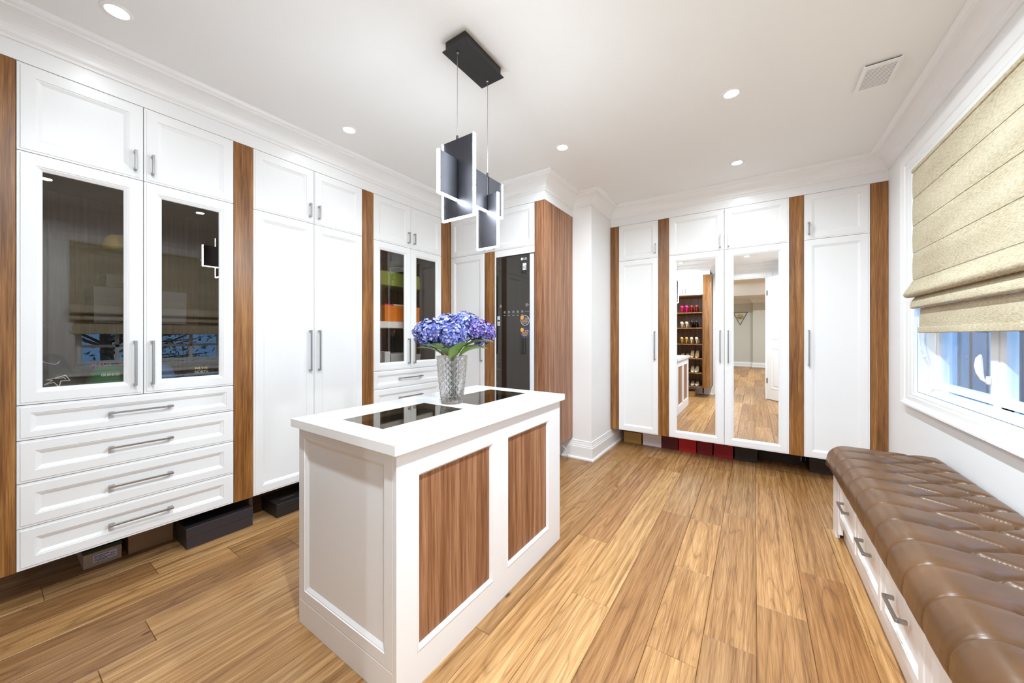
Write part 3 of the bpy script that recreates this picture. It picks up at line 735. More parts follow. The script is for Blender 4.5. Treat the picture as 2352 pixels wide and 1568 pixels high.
# ================================================================ ceiling fittings
for i, (x, y, where) in enumerate(POTS):
    t = thing('ceiling_light', 'round white recessed ceiling light '+where, 'ceiling light', (x, y, CEIL), 'recessed ceiling lights')
    MB().lathe((x, y, CEIL), [(.036, -.0005), (.036, -.004), (.040, -.006), (.048, -.005), (.053, -.0005)], 32, cap=False).build('trim_ring', 'trim', t, smooth=True)
    MB().lathe((x, y, CEIL), [(.0355, -.0006), (.0355, -.0025)], 32).build('lens', 'pot', t)
    ld = bpy.data.lights.new('disk_lamp', 'AREA'); ld.shape = 'DISK'; ld.size = .07; ld.energy = POT_W*(.07 if x < -2 else (1.15 if x < -1 else 3.0) if y < .5 else 1.9 if y < 1.5 else .35 if y > 3 else 1.5 if x > -1 else .9); ld.color = POT_COL; ld.spread = math.radians(165)
    lo = bpy.data.objects.new('disk_lamp', ld); C.objects.link(lo); lo.parent = t; lo.location = (0, 0, -.008)
# air vent
v = thing('air_vent', 'square white louvred air vent on the ceiling near the window', 'vent', (.556, 2.745, CEIL))
VA = Frame((.556, 2.745, CEIL), (1, 0, 0), (0, 1, 0)); hx, hy = .075, .122
def vbox(mb, u0, u1, n0_, n1_, z0, z1): return mb.box(VA, u0, u1, n0_, n1_, z0, z1)
mb = MB(); z0, z1 = -.016, -.010
for a, b, c_, d_ in ((-hx, -hx+.018, -hy, hy), (hx-.018, hx, -hy, hy), (-hx+.018, hx-.018, -hy, -hy+.022), (-hx+.018, hx-.018, hy-.022, hy)): vbox(mb, a, b, c_, d_, z0, z1)
for a, b, c_, d_ in ((-hx+.004, -hx+.007, -hy+.004, hy-.004), (hx-.007, hx-.004, -hy+.004, hy-.004), (-hx+.004, hx-.004, hy-.007, hy-.004)): vbox(mb, a, b, c_, d_, -.010, 0)
mb.build('frame', 'trim', v)
vbox(MB(), -hx+.008, hx-.008, -hy+.012, hy-.012, -.003, -.001).build('shade_sheet', simple('duct_shade', (.03, .03, .03), .8), v)  # near-black sheet paints the shade behind the slats; the ceiling has no opening
for k in range(14):
    y = -hy+.026+k*.0138
    P = [(-hx+.019, y, -.0145), (hx-.019, y, -.0145), (hx-.019, y+.0094, -.0150), (-hx+.019, y+.0094, -.0150)]
    MB().add([VA.pt(*p) for p in P]+[VA.pt(p[0], p[1]+.001, p[2]+.0012) for p in P], [(0, 1, 2, 3), (7, 6, 5, 4), (0, 4, 5, 1), (1, 5, 6, 2), (2, 6, 7, 3), (3, 7, 4, 0)]).build('slat', 'trim', v)

# ================================================================ pendant lamp
pl = thing('pendant_lamp', 'black pendant lamp of crossed metal plates with glowing edges over the island', 'lamp', (-1.19, 1.41, CEIL))
PXm = -1.185
MB().box(WORLD, -1.262, -1.112, 1.262, 1.570, 2.637, 2.642, .0008).box(WORLD, -1.250, -1.124, 1.274, 1.558, 2.642, CEIL).build('canopy', 'black', pl)
for y in (1.300, 1.535):
    MB().lathe((-1.195, y, 2.6), [(.004, .028), (.007, .030), (.007, .038)], 12).build('cable_grip', 'nickel', pl)
def plate(x0, x1, y0, y1, z0, z1, axis, edges):
    th = .0045
    if axis == 'x': pb = MB().box(WORLD, x0, x1, y0-th, y0+th, z0, z1)
    else: pb = MB().box(WORLD, x0-th, x0+th, y0, y1, z0, z1)
    p = pb.build('plate', 'lamp_metal', pl); e = .007; w2 = .0065
    for s in edges:
        if axis == 'x':
            q = {'l': (x0-e, x0, z0-e, z1), 'r': (x1, x1+e, z0-e, z1), 'b': (x0, x1, z0-e, z0)}[s]
            MB().box(WORLD, q[0], q[1], y0-w2, y0+w2, q[2], q[3]).build('led_strip', 'led', p)
        else:
            q = {'l': (y0-e, y0, z0-e, z1), 'r': (y1, y1+e, z0-e, z1), 'b': (y0, y1, z0-e, z0)}[s]
            MB().box(WORLD, x0-w2, x0+w2, q[0], q[1], q[2], q[3]).build('led_strip', 'led', p)
    return p
plate(-1.285, -1.092, 1.297, 1.297, 1.83, 2.21, 'x', 'lrb')
plate(-1.19, -1.19, 1.170, 1.290, 1.915, 2.108, 'y', 'lb'); plate(-1.19, -1.19, 1.304, 1.375, 1.915, 2.108, 'y', 'rb')
plate(-1.194, -1.194, 1.402, 1.528, 1.930, 2.118, 'y', 'lb'); plate(-1.194, -1.194, 1.542, 1.662, 1.930, 2.118, 'y', 'rb')
plate(-1.258, -1.128, 1.535, 1.535, 1.734, 2.017, 'x', 'lrb')
for y, z in ((1.297, 2.21), (1.535, 2.118)):
    MB().lathe((-1.195, y, z), [(.0065, -.002), (.0065, .016), (.003, .020)], 12).build('plate_clamp', 'black', pl)
    MB().tube([(-1.195, y, z+.018), (-1.195, y, 2.632)], .0013, 6).build('cable', 'nickel', pl)

# ================================================================ vase and hydrangeas
VX, VY, VZ = -1.358, 1.432, SZt
va = thing('crystal_vase', 'diamond-cut crystal vase standing on the island worktop', 'vase', (VX, VY, VZ))
def vase():
    mb = MB(); seg, rows = 128, 72; Hh = .254
    def R(t): return .0585+.0255*t+.004*math.sin(math.pi*t)
    for i in range(rows+1):
        t = i/rows
        for k in range(seg):
            a = 2*math.pi*k/seg
            c1 = (a/(2*math.pi)*16+t*8) % 1; c2 = (a/(2*math.pi)*16-t*8) % 1
            d = max(abs(c1-.5), abs(c2-.5))*2           # 1 on the cut lines
            amp = .0075*min(1, t/.06)*min(1, (1-t)/.04)
            r = R(t)-amp*d**1.6
            mb.v.append(Vector((VX+r*math.cos(a), VY+r*math.sin(a), VZ+.0008+Hh*t)))
    for i in range(rows):
        for k in range(seg):
            k2 = (k+1) % seg; mb.f.append((i*seg+k, i*seg+k2, (i+1)*seg+k2, (i+1)*seg+k))
    mb.f.append(tuple(range(seg))[::-1])
    b = len(mb.v); inner = [(R(1)-.006, Hh)]+[(R(t)-.0125, .0+Hh*t) for t in (.9, .7, .5, .3, .14)]+[(.03, .022), (.001, .020)]
    for r, z in inner:
        for k in range(seg):
            a = 2*math.pi*k/seg; mb.v.append(Vector((VX+r*math.cos(a), VY+r*math.sin(a), VZ+.0008+z)))
    for i in range(-1, len(inner)-1):
        o1 = rows*seg if i < 0 else b+i*seg; o2 = b+(i+1)*seg
        for k in range(seg):
            k2 = (k+1) % seg; mb.f.append((o1+k, o1+k2, o2+k2, o2+k))
    mb.f.append(tuple(b+(len(inner)-1)*seg+k for k in range(seg)))
    return mb
vase().build('vase_body', 'crystal', va)
RT = Vector((math.cos(.5934), math.sin(.5934), 0)); FWD = Vector((-math.sin(.5934), math.cos(.5934), 0))
def vpt(r, d, z): return Vector((VX, VY, 0))+RT*r+FWD*d+Vector((0, 0, z))
def floret(mb, p, n, s):
    a = n.orthogonal().normalized(); b = n.cross(a); t0 = random.uniform(0, 6.28)
    for k in range(4):
        t = t0+k*math.pi/2+random.uniform(-.12, .12); d = a*math.cos(t)+b*math.sin(t); e = n.cross(d)
        tip = random.uniform(-.1, .45); l = s*random.uniform(.85, 1.15); w_ = l*.52
        o = len(mb.v)
        mb.v += [p, p+d*l*.55+e*w_+n*l*(.18+tip*.3), p+d*l*.62+n*l*.10, p+d*l+n*l*tip, p+d*l*.55-e*w_+n*l*(.18+tip*.3)]
        mb.f += [(o, o+2, o+1), (o+1, o+2, o+3), (o, o+4, o+2), (o+4, o+3, o+2)]
def bloom(label, r, d, z, R_, m, nfl, flat=.78):
    c = vpt(r, d, z); base = vpt(r*.12, d*.15, 1.165)
    t = thing('hydrangea', label, 'flower', tuple(vpt(r*.1, d*.1, .93)), 'hydrangeas in the crystal vase')
    mid = base.lerp(c, .5)+Vector((0, 0, .01))
    MB().tube([vpt(r*.1, d*.1, .93), vpt(r*.1, d*.12, 1.06), base, mid, c], [.0035]*5, 7).build('stem', 'stem', t, smooth=True)
    mb = MB(); axis = (c-base).normalized()
    k = 0; g = math.pi*(3-math.sqrt(5))
    for i in range(nfl):
        y = 1-(i/(nfl-1))*1.68; rad = math.sqrt(max(0, 1-y*y)); th = g*i
        a = axis.orthogonal().normalized(); b = axis.cross(a)
        n = (axis*y+(a*math.cos(th)+b*math.sin(th))*rad).normalized()
        rr = R_*random.uniform(.78, 1.10)
        p = c+Vector((n.x*rr, n.y*rr, n.z*rr*flat))
        nn = (n+Vector((random.uniform(-.35, .35), random.uniform(-.35, .35), random.uniform(-.2, .4)))).normalized()
        floret(mb, p, nn, .0125*random.uniform(.8, 1.3))
    o = mb.build('florets', m, t, recalc=False); o['kind'] = 'stuff'
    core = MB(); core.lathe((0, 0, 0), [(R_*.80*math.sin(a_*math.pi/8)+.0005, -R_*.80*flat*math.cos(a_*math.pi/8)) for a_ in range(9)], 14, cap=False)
    core.v = [v_+c for v_ in core.v]; core.build('shade_core', COL('shade_core_'+m, (44, 40, 92) if m == 'petal_blue' else (42, 28, 66)), t, smooth=True)  # dark colour paints the deep shade between the florets
    return t
def leaf(parent, p0, dirv, L_, W_, droop, up=Vector((0, 0, 1))):
    d = Vector(dirv).normalized(); s_ = d.cross(up).normalized(); mb = MB(); n = 9
    nrm = s_.cross(d).normalized()
    for i in range(n):
        t = i/(n-1); w_ = W_*math.sin(math.pi*min(1, t*.93+.07))**.8*(1 if i < n-1 else .05)
        c = Vector(p0)+d*L_*t+nrm*(-droop*t*t+.25*L_*t*(1-t))
        for q in (-1, -.5, 0, .5, 1):
            mb.v.append(c+s_*w_*q+nrm*(abs(q)*w_*.35+.002*math.sin(i*2.2)*abs(q)))
    for i in range(n-1):
        for k in range(4): mb.f.append((i*5+k, i*5+k+1, (i+1)*5+k+1, (i+1)*5+k))
    return mb.build('leaf', 'leaf', parent, recalc=False, smooth=True)
hs = [bloom('large blue hydrangea head at the left of the vase', -.105, .00, 1.272, .098, 'petal_blue', 250),
      bloom('blue hydrangea head at the front centre of the vase', .012, -.085, 1.262, .084, 'petal_blue', 220),
      bloom('blue-violet hydrangea head standing tallest behind the front one', .062, .06, 1.325, .080, 'petal_blue', 200),
      bloom('dark purple hydrangea head at the right of the vase', .146, .035, 1.275, .085, 'petal_purple', 220),
      bloom('blue hydrangea head at the back between the left and the tallest head', -.03, .09, 1.31, .085, 'petal_blue', 200)]
leaf(hs[0], vpt(-.02, -.04, 1.150), RT*-.80-FWD*.30+Vector((0, 0, .62)), .145, .042, .03)
leaf(hs[0], vpt(-.045, -.01, 1.150), RT*-.95-FWD*.1+Vector((0, 0, .50)), .15, .036, .03)
leaf(hs[1], vpt(-.005, -.065, 1.150), RT*-.50-FWD*.45+Vector((0, 0, .65)), .12, .046, .02)
leaf(hs[1], vpt(.015, -.07, 1.130), RT*.55-FWD*.45+Vector((0, 0, .85)), .15, .044, .03)
leaf(hs[3], vpt(.05, -.04, 1.150), RT*.9-FWD*.25+Vector((0, 0, .50)), .16, .042, .04)
leaf(hs[3], vpt(.075, -.03, 1.200), RT*1.-FWD*.25+Vector((0, 0, .30)), .16, .034, .02)
leaf(hs[2], vpt(.05, .04, 1.155), RT*.7+FWD*.5+Vector((0, 0, .5)), .14, .040, .03)
leaf(hs[4], vpt(-.03, .05, 1.155), RT*-.4+FWD*.8+Vector((0, 0, .5)), .13, .040, .03)

# ================================================================ shoe boxes on the floor
def lid_box(label, F, u0, u1, n0_, n1_, h, lid, mbody, mlid, name='shoe_box', z=0.0, group='boxes stored under the cabinets'):
    t = thing(name, label, 'box', tuple(F.pt((u0+u1)/2, (n0_+n1_)/2, z)), group)
    MB().box(F, u0+.002, u1-.002, n0_+.002, n1_-.002, z+.0005, z+h-.004, .0008).build('tray', mbody, t)
    l = MB().box(F, u0, u1, n0_, n1_, z+h-lid, z+h, .0012).build('lid', mlid, t)
    return t, l
GR = 'boxes stored under the cabinets'
lid_box('long black box with a lid under the cap display cabinet drawers', FL, .678, 1.018, -.26, -.045, .122, .055, 'charcoal_card', 'charcoal_card')
b2, l2 = lid_box('black lidded box with pale lettering under the plain wardrobe', FL, 1.144, 1.44, -.25, -.008, .093, .04, 'black_card', 'black_card')
COL('pale_print', (150, 140, 130))
text_mesh('lettering', 'CHANEL', .026, FL, 0, 0, 0, 'pale_print', l2, warp=lambda x, y: Vector((XL-.072-y, 1.196+x, .0936)))
b3, l3 = lid_box('beige shoe box with dark green lid and white label under the drawers', FL, .31, .455, -.56, -.266, .098, .022, COL('box_beige', (176, 160, 140)), COL('box_green', (40, 52, 34)))
lb = MB().box(FL, .345, .435, -.2655, -.2648, .022, .062).build('label_sticker', COL('label_lilac', (205, 205, 235)), b3)
for j, (a_, b_, z_) in enumerate(((.350, .405, .052), (.350, .390, .044), (.350, .428, .034), (.410, .428, .045), (.350, .400, .027))):
    MB().box(FL, a_, b_, -.2647, -.2644, z_, z_+.003).build('print_line', 'black', lb)
lid_box('plain brown shoe box set back beside the green-lidded one', FL, .477, .672, -.56, -.262, .12, .03, COL('box_brown', (150, 122, 92)), COL('box_brown', (150, 122, 92)))
lid_box('grey box at the back under the plain wardrobe', FL, 1.46, 1.66, -.5, -.17, .15, .03, COL('box_grey', (165, 158, 152)), COL('box_grey', (165, 158, 152)))
for u0, u1, h, col, nm in ((-1.288, -1.082, .125, (176, 140, 78), 'gold shoe box at the wall corner end of the row'), (-1.070, -.864, .152, (232, 226, 232), 'white shoe box in the row under the mirrored wardrobe'),
                       (-.858, -.694, .15, (92, 20, 24), 'dark maroon shoe box next to the white one'), (-.690, -.513, .152, (186, 22, 34), 'bright red shoe box in the row'),
                       (-.510, -.360, .14, (126, 14, 26), 'deep red shoe box right of the bright red one'), (-.354, -.178, .148, (150, 18, 34), 'crimson shoe box, last red one before the black box'),
                       (-.168, .028, .155, (42, 34, 32), 'black-brown shoe box after the red ones')):
    c_ = COL('card_%d_%d' % (col[0], col[1]), col)
    lid_box(nm, FB, u0+.001, u1-.001, -.56, -.265, h, .035, c_, c_)
b9, l9 = lid_box('long dark box with a pale lid edge under the right mirror door', FB, .034, .368, -.56, -.43, .15, .03, COL('box_darkbrown', (50, 36, 30)), COL('box_taupe', (120, 110, 100)))
lid_box('black box under the narrow wardrobe behind the bench', FB, .42, .60, -.56, -.27, .13, .03, COL('box_darkbrown', (50, 36, 30)), 'black_card')
# power cable beside the end panel
tag(MB().tube([(-1.585, 3.36, .0), (-1.572, 3.33, .05), (-1.575, 3.30, .12), (-1.60, 3.28, .15), (-1.64, 3.29, .2)], .004, 8).build('power_cable', 'silver', origin=(-1.585, 3.36, 0), smooth=True), 'thin grey cable looping down under the walnut end panel', 'cable')

# ================================================================ things in the display cabinets
ZFl = ZG+.018      # cabinet floor
def cap(label, x, y, col, rz, s=1., brim=None, z=ZFl, squash=1.):
    t = thing('baseball_cap', label, 'cap', (x, y, z), 'caps in the display cabinet')
    c_ = math.cos(rz); s__ = math.sin(rz)
    def W(px, py, pz): return Vector((x+(px*c_-py*s__)*s, y+(px*s__+py*c_)*s, z+pz*s*squash))
    mb = MB(); seg, rings = 28, 9
    for i in range(rings+1):
        a = i/rings*math.pi/2
        for k in range(seg):
            t_ = 2*math.pi*k/seg; r = math.cos(a)**.75
            mb.v.append(W(.098*r*math.cos(t_), .080*r*math.sin(t_), .012+.112*math.sin(a)**.9))
    for i in range(rings):
        for k in range(seg): k2 = (k+1) % seg; mb.f.append((i*seg+k, i*seg+k2, (i+1)*seg+k2, (i+1)*seg+k))
    mb.f.append(tuple(range(seg))[::-1])
    mb.build('crown', col, t, smooth=True)
    br = MB(); n = 12
    for q in (0, .003):
        for i in range(n+1):
            a = -math.pi/2*.86+math.pi*.86*i/n
            br.v.append(W(.09*math.cos(a)*.9, .078*math.sin(a), .014+q-.004*abs(math.sin(a))))
        for i in range(n+1):
            a = -math.pi/2*.86+math.pi*.86*i/n
            br.v.append(W(.085+.075*max(0, math.cos(a))**.7, .084*math.sin(a), .008+q-.012*abs(math.sin(a))**2+.004))
    m1 = n+1
    for i in range(n):
        br.f += [(i, i+1, m1+i+1, m1+i), (2*m1+i, 3*m1+i, 3*m1+i+1, 2*m1+i+1), (m1+i, m1+i+1, 3*m1+i+1, 3*m1+i)]
    br.build('brim', brim or col, t, smooth=True, angle=.8)
    MB().lathe(W(0, 0, .122), [(.006, 0), (.007, .003), (.004, .006)], 10).build('top_button', col, t)
    return t, W
COL('cap_navy', (34, 36, 52), .8); COL('cap_black', (28, 30, 34), .8); COL('cap_green', (22, 120, 66), .8); COL('cap_grey', (84, 82, 88), .8); COL('cap_red', (170, 26, 34), .8); COL('cap_white', (225, 225, 222), .7); COL('cap_blue', (66, 92, 140), .8); COL('cap_dark', (46, 42, 44), .8)
c1, W1 = cap('black cap with a white angular emblem at the left of the glass cabinet', -2.935, .215, 'cap_black', 0., 1.05)
def on_crown(W, s0):
    def w(x, y):     # x across, y up, laid on the cap's front dome
        a = min(1.4, max(.05, (y)/.112)); t_ = x/.088
        r = math.cos(a)**.75
        return W(.0995*r*math.cos(t_)+.0008, .0815*r*math.sin(t_), .013+.1135*math.sin(a)**.9)
    return w
# generic emblem: triangle outline with a winged shape
em = [((-.040, .060), (.034, .082)), ((.034, .082), (.046, .050)), ((.046, .050), (.012, .052)), ((.012, .052), (.004, .024)), ((.004, .024), (-.012, .046)), ((-.012, .046), (-.044, .036)), ((-.044, .036), (-.016, .058)), ((-.016, .058), (-.040, .060)), ((-.010, .066), (.026, .068)), ((.026, .068), (.030, .058))]
wf = on_crown(W1, 0); mbm = MB()
for a_, b_ in em: mbm.tube([wf(a_[0]+(b_[0]-a_[0])*i/4, a_[1]+(b_[1]-a_[1])*i/4) for i in range(5)], .0021, 5)
mbm.build('emblem', 'cap_white', c1)
c2, W2 = cap('dark navy cap with a red and white line behind the black one', -3.19, .215, 'cap_navy', 0., .98, squash=1.6)
wf = on_crown(W2, 0)
MB().tube([wf(-.05+.016*i, .095-.004*i) for i in range(5)]+[wf(.03, .082), wf(.045, .094)], .0018, 5).build('stripe', 'cap_white', c2)
MB().tube([wf(-.055+.006*i, .099) for i in range(4)], .003, 5).build('stripe', 'cap_red', c2)
c3, W3 = cap('green and grey cap lettered GUINNESS in the left glass door', -2.935, .398, 'cap_green', 0., 1.05, brim='cap_grey', squash=1.0)
wf = on_crown(W3, 0)
text_mesh('lettering', 'GUINNESS', .021, FL, 0, 0, 0, 'cap_white', c3, align='CENTER', bold=.0008, warp=lambda x, y: wf(x, y+.062))
c5, W5 = cap('navy cap with pink letters behind the green cap', -3.19, .395, 'cap_dark', 0., .98, squash=1.6)
wf5 = on_crown(W5, 0); COL('cap_pink', (170, 60, 120))
text_mesh('lettering', 'MAHA', .040, FL, 0, 0, 0, 'cap_pink', c5, align='CENTER', warp=lambda x, y: wf5(x, y+.050))
c6, W6 = cap('grey cap lettered WE THE NORTH behind the right glass door', -2.97, .792, 'cap_dark', -.12, 1.0, squash=1.1)
wf6 = on_crown(W6, 0); COL('cap_cream', (226, 216, 176), .7)
text_mesh('lettering', 'WE THE', .022, FL, 0, 0, 0, 'cap_cream', c6, align='CENTER', bold=.0007, warp=lambda x, y: wf6(x, y+.062))
text_mesh('lettering', 'NORTH', .022, FL, 0, 0, 0, 'cap_cream', c6, align='CENTER', bold=.0007, warp=lambda x, y: wf6(x, y+.038))
c7, W7 = cap('blue grey cap in the middle of the right glass door', -2.97, .60, 'cap_blue', .1, 1.0)
pc = thing('folded_cloth', 'folded blue and white patterned cloth along the bottom of the right glass door', 'cloth', (-2.78, .69, ZFl))
MB().box(FL, .555, .845, -.085, -.032, ZFl+.0005, ZFl+.040, .008).build('cloth_fold', COL('cloth_white', (214, 220, 232), .9), pc)
for q in range(14): MB().box(FL, .565+q*.0195, .575+q*.0195, -.0325, -.0312, ZFl+.006+(q % 3)*.004, ZFl+.014+(q % 3)*.006).build('cloth_pattern', 'cap_blue', pc)
rc = tag(MB().tube([FL.pt(.28+.012*i, -.045, ZFl+.012+.030*math.sin(i/12*math.pi/2)) for i in range(13)], .004, 8).build('red_cord', 'cap_red', origin=tuple(FL.pt(.28, -.045, ZFl)), smooth=True), 'curved red cord lying in front of the green cap', 'cord')
# straw hat on the upper shelf
sh = thing('straw_hat', 'yellow wide-brimmed straw hat on the upper glass shelf', 'hat', (-2.98, .46, 1.7165))
MB().lathe((-2.98, .46, 1.7165), [(.165, .002), (.150, .0), (.10, .006), (.088, .012), (.082, .05), (.074, .085), (.055, .103), (.02, .108), (.0005, .107)], 36, cap=False).build('straw', simple('straw', s2l(190, 165, 70), .8), sh, smooth=True)
MB().lathe((-2.98, .46, 1.7165), [(.0885, .014), (.0865, .014), (.0840, .034), (.0865, .034)], 36, cap=False).build('hat_band', 'black_card', sh)
# boxes on the middle shelf
g1, g2 = lid_box('wide grey keepsake box on the middle glass shelf', FL, .33, .70, -.40, -.12, .19, .05, COL('box_slate', (56, 56, 66)), COL('box_slate', (56, 56, 66)), 'storage_box', 1.3255, 'boxes inside the display cabinets')
g3 = thing('trunk_box', 'small black trunk with a gold clasp on top of the grey box', 'box', (-2.9, .45, 1.516))
MB().box(FL, .375, .60, -.32, -.14, 1.5162, 1.588, .004).build('body', 'black_card', g3)
MB().box(FL, .425, .445, -.141, -.134, 1.545, 1.572, .002).box(FL, .445, .50, -.141, -.137, 1.556, 1.562).build('clasp', simple('gold_metal', (.8, .6, .25), .25, 1.), g3)
# second display cabinet
lid_box('large orange box on the middle shelf of the far display cabinet', FL, 2.085, 2.50, -.34, -.10, .150, .028, COL('card_orange', (226, 128, 20)), COL('card_orange', (226, 128, 20)), 'storage_box', 1.3905, 'boxes inside the display cabinets')
scf = thing('folded_scarf', 'folded pink and cream patterned scarf on the orange box', 'scarf', (-2.9, 2.28, 1.5407))
for k, (a_, b_, cc) in enumerate(((2.11, 2.21, (206, 40, 110)), (2.20, 2.33, (236, 226, 200)), (2.32, 2.45, (226, 200, 60)))):
    mb = MB().box(FL, a_, b_, -.27, -.125, 1.5407+.0006*k, 1.556+.003*math.sin(k*2.), .004); mb.build('fold', COL('scarf_%d' % k, cc), scf)
wt = thing('white_tray', 'white tray under the orange box on the middle glass shelf', 'tray', (-2.9, 2.3, 1.325))
MB().box(FL, 1.93, 2.66, -.40, -.075, 1.3255, 1.390, .006).build('tray_body', 'white', wt)
gb = thing('green_bag', 'olive green fabric bag on the top glass shelf', 'bag', (-2.9, 2.25, 1.716))
MB().box(FL, 2.05, 2.52, -.36, -.11, 1.7165, 1.86, .014).build('bag_body', COL('bag_green', (136, 150, 62), .8), gb)
MB().tube([FL.pt(2.16, -.12, 1.858), FL.pt(2.18, -.15, 1.90), FL.pt(2.30, -.16, 1.925), FL.pt(2.40, -.15, 1.90), FL.pt(2.42, -.12, 1.858)], .006, 8).build('bag_handle', 'bag_green', gb, smooth=True)
for i, (a_, b_, n_, h_, cc, lab) in enumerate(((1.95, 2.08, -.14, .13, (150, 140, 136), 'grey box at the left on the cabinet floor below the orange box'), (2.10, 2.16, -.12, .145, (226, 226, 230), 'slim white box standing on the cabinet floor'), (2.20, 2.42, -.16, .12, (214, 214, 218), 'wide white box on the cabinet floor below the orange box'), (2.45, 2.60, -.2, .10, (190, 186, 182), 'pale box at the right on the cabinet floor'))):
    lid_box(lab, FL, a_, b_, -.36, n_, h_, .03, COL('cbox%d' % i, cc), COL('cbox%d' % i, cc), 'storage_box', ZFl, 'boxes inside the display cabinets')

# ================================================================ behind the camera, seen in the mirrors
FS = Frame((0, -.1, 0), (-1, 0, 0), (0, 1, 0))        # u = -x
S0, S1, SPB = .855, 1.80, .6
sc1 = thing('shoe_cabinet', 'open walnut shoe shelves with white upper doors reflected in the left mirror', 'cabinet', (-1.33, -.4, ZB))
carcass(FS, S0, S1, ZB, ZS, DEP-.02, 'walnut', sc1, name='body')
carcass(FS, S0, S1, ZS, ZT, DEP-.02, 'white', sc1, name='upper_body')
um = 1.21
for a, b, s in ((S0, um, -1), (um, S1, 1)):
    d = door(FS, a, b, ZS, ZT, sc1); handle(FS, um+s*.033, 2.18, .10, d)
SHZ = [.222, .498, .795, 1.088, 1.420, 1.735]
for z in SHZ[1:]: MB().box(FS, S0+.019, S1-.019, -.56, -.024, z-.02, z, .001).build('shelf', 'walnut', sc1)
support_legs(FS, (S0+.06, S1-.06), sc1)
pilaster(FS, .737, S0, 'walnut end panel of the shoe shelves reflected in the left mirror', depth=DEP-.001)
lid_box('tan shoe box on the floor under the shoe shelves in the left mirror', FS, 1.03, 1.20, -.45, -.12, .10, .03, COL('box_tan', (190, 150, 92)), COL('box_tan', (190, 150, 92)))
lid_box('red shoe box on the floor beside the tan one in the left mirror', FS, 1.22, 1.36, -.45, -.15, .09, .03, COL('box_red', (170, 28, 40)), COL('box_red', (170, 28, 40)))
shoe_cache = {}
def shoe_meshes(hh):
    if hh in shoe_cache: return shoe_cache[hh]
    L_ = .23; n, seg = 14, 12; up = MB()
    def sole(t): u = max(0, min(1, (t-.18)/.5)); return hh*(1-u*u*(3-2*u))
    rows = []
    for i in range(n+1):
        t = i/n; w_ = .027+.013*math.sin(math.pi*min(1, max(0, (t-.15)/.95)))**1.0
        if t > .72: w_ *= math.sqrt(max(.02, 1-((t-.72)/.285)**2))
        hgt = .058*(1-t*1.15) if t < .35 else (.035 if t < .62 else .035+.012*math.sin((t-.62)/.38*math.pi)-.018*(t-.62)/.38)
        hgt = max(.016, hgt)
        for k in range(seg):
            a = 2*math.pi*k/seg; cz = math.sin(a)
            up.v.append(Vector((L_*t, w_*math.copysign(abs(math.cos(a))**.7, math.cos(a)), sole(t)+hgt*(.5+.5*math.copysign(abs(cz)**.7, cz)))))
    for i in range(n):
        for k in range(seg): k2 = (k+1) % seg; up.f.append((i*seg+k, i*seg+k2, (i+1)*seg+k2, (i+1)*seg+k))
    up.f.append(tuple(range(seg))[::-1]); up.f.append(tuple(n*seg+k for k in range(seg)))
    ins = MB()
    for i in range(9):
        t = .03+i/8*.58; w_ = (.018+.010*math.sin(math.pi*i/8*.9)); hgt = .058*(1-t*1.15) if t < .35 else .035
        z = sole(t)+max(.016, hgt)+.0015
        ins.v += [Vector((L_*t, -w_, z)), Vector((L_*t, w_, z))]
    ins.f = [(2*i, 2*i+1, 2*i+3, 2*i+2) for i in range(8)]
    hl = MB()
    if hh > .02:
        hl.lathe((.022, 0, 0), [(.008, 0), (.0075, hh*.5), (.018, hh*.95), (.020, hh+.004)], 10)
    else: hl.box(WORLD, .0, .06, -.025, .025, 0, max(.008, hh))
    r = (up, hl, ins)
    out = []
    for nm, mb_ in zip(('upper', 'heel', 'insole'), r):
        mb_.smooth = nm != 'insole'; out.append((nm, mb_.mesh(nm)))
    shoe_cache[hh] = out; return out
def shoe(label, x, z, hh, colname, ins, yaw, y=-.16, group=None):
    t = thing('shoe', label, 'shoe', (x, y, z+.0006), group); t.rotation_euler = (0, 0, yaw)
    for nm, me in shoe_meshes(hh):
        me2 = me.copy(); me2.materials.clear(); me2.materials.append(M[ins if nm == 'insole' else colname])
        o = bpy.data.objects.new(nm, me2); C.objects.link(o); o.parent = t
    return t
for nm, c_ in (('shoe_pink', (214, 30, 110)), ('shoe_redbrown', (140, 40, 30)), ('shoe_cream', (226, 214, 180)), ('shoe_black', (26, 24, 26)), ('shoe_beige', (214, 184, 140)), ('shoe_white', (232, 228, 224)), ('shoe_silver', (180, 176, 176)), ('shoe_tan', (196, 160, 90)), ('shoe_grey', (110, 100, 100))): COL(nm, c_, .35)
SR = [(5, [('pink', 'hot pink pump', .09, 'shoe_pink'), ('red brown', 'red-brown pump', .09, 'shoe_redbrown')]),
      (4, [('cream', 'cream heeled shoe', .07, 'shoe_cream'), ('black', 'black ankle heel', .09, 'shoe_black')]),
      (3, [('tan', 'tan pump', .08, 'shoe_tan'), ('cream', 'cream and black pump', .08, 'shoe_cream')]),
      (2, [('white', 'white strappy sandal', .03, 'shoe_white'), ('beige', 'beige high pump', .10, 'shoe_beige')]),
      (1, [('black', 'black flat shoe', .02, 'shoe_black'), ('cream', 'cream pointed pump', .07, 'shoe_cream')]),
      (0, [('grey', 'grey sandal', .02, 'shoe_grey'), ('white', 'white trainer', .02, 'shoe_white')])]
SHN = {5: 'top', 4: 'second', 3: 'third', 2: 'fourth', 1: 'fifth', 0: 'bottom'}
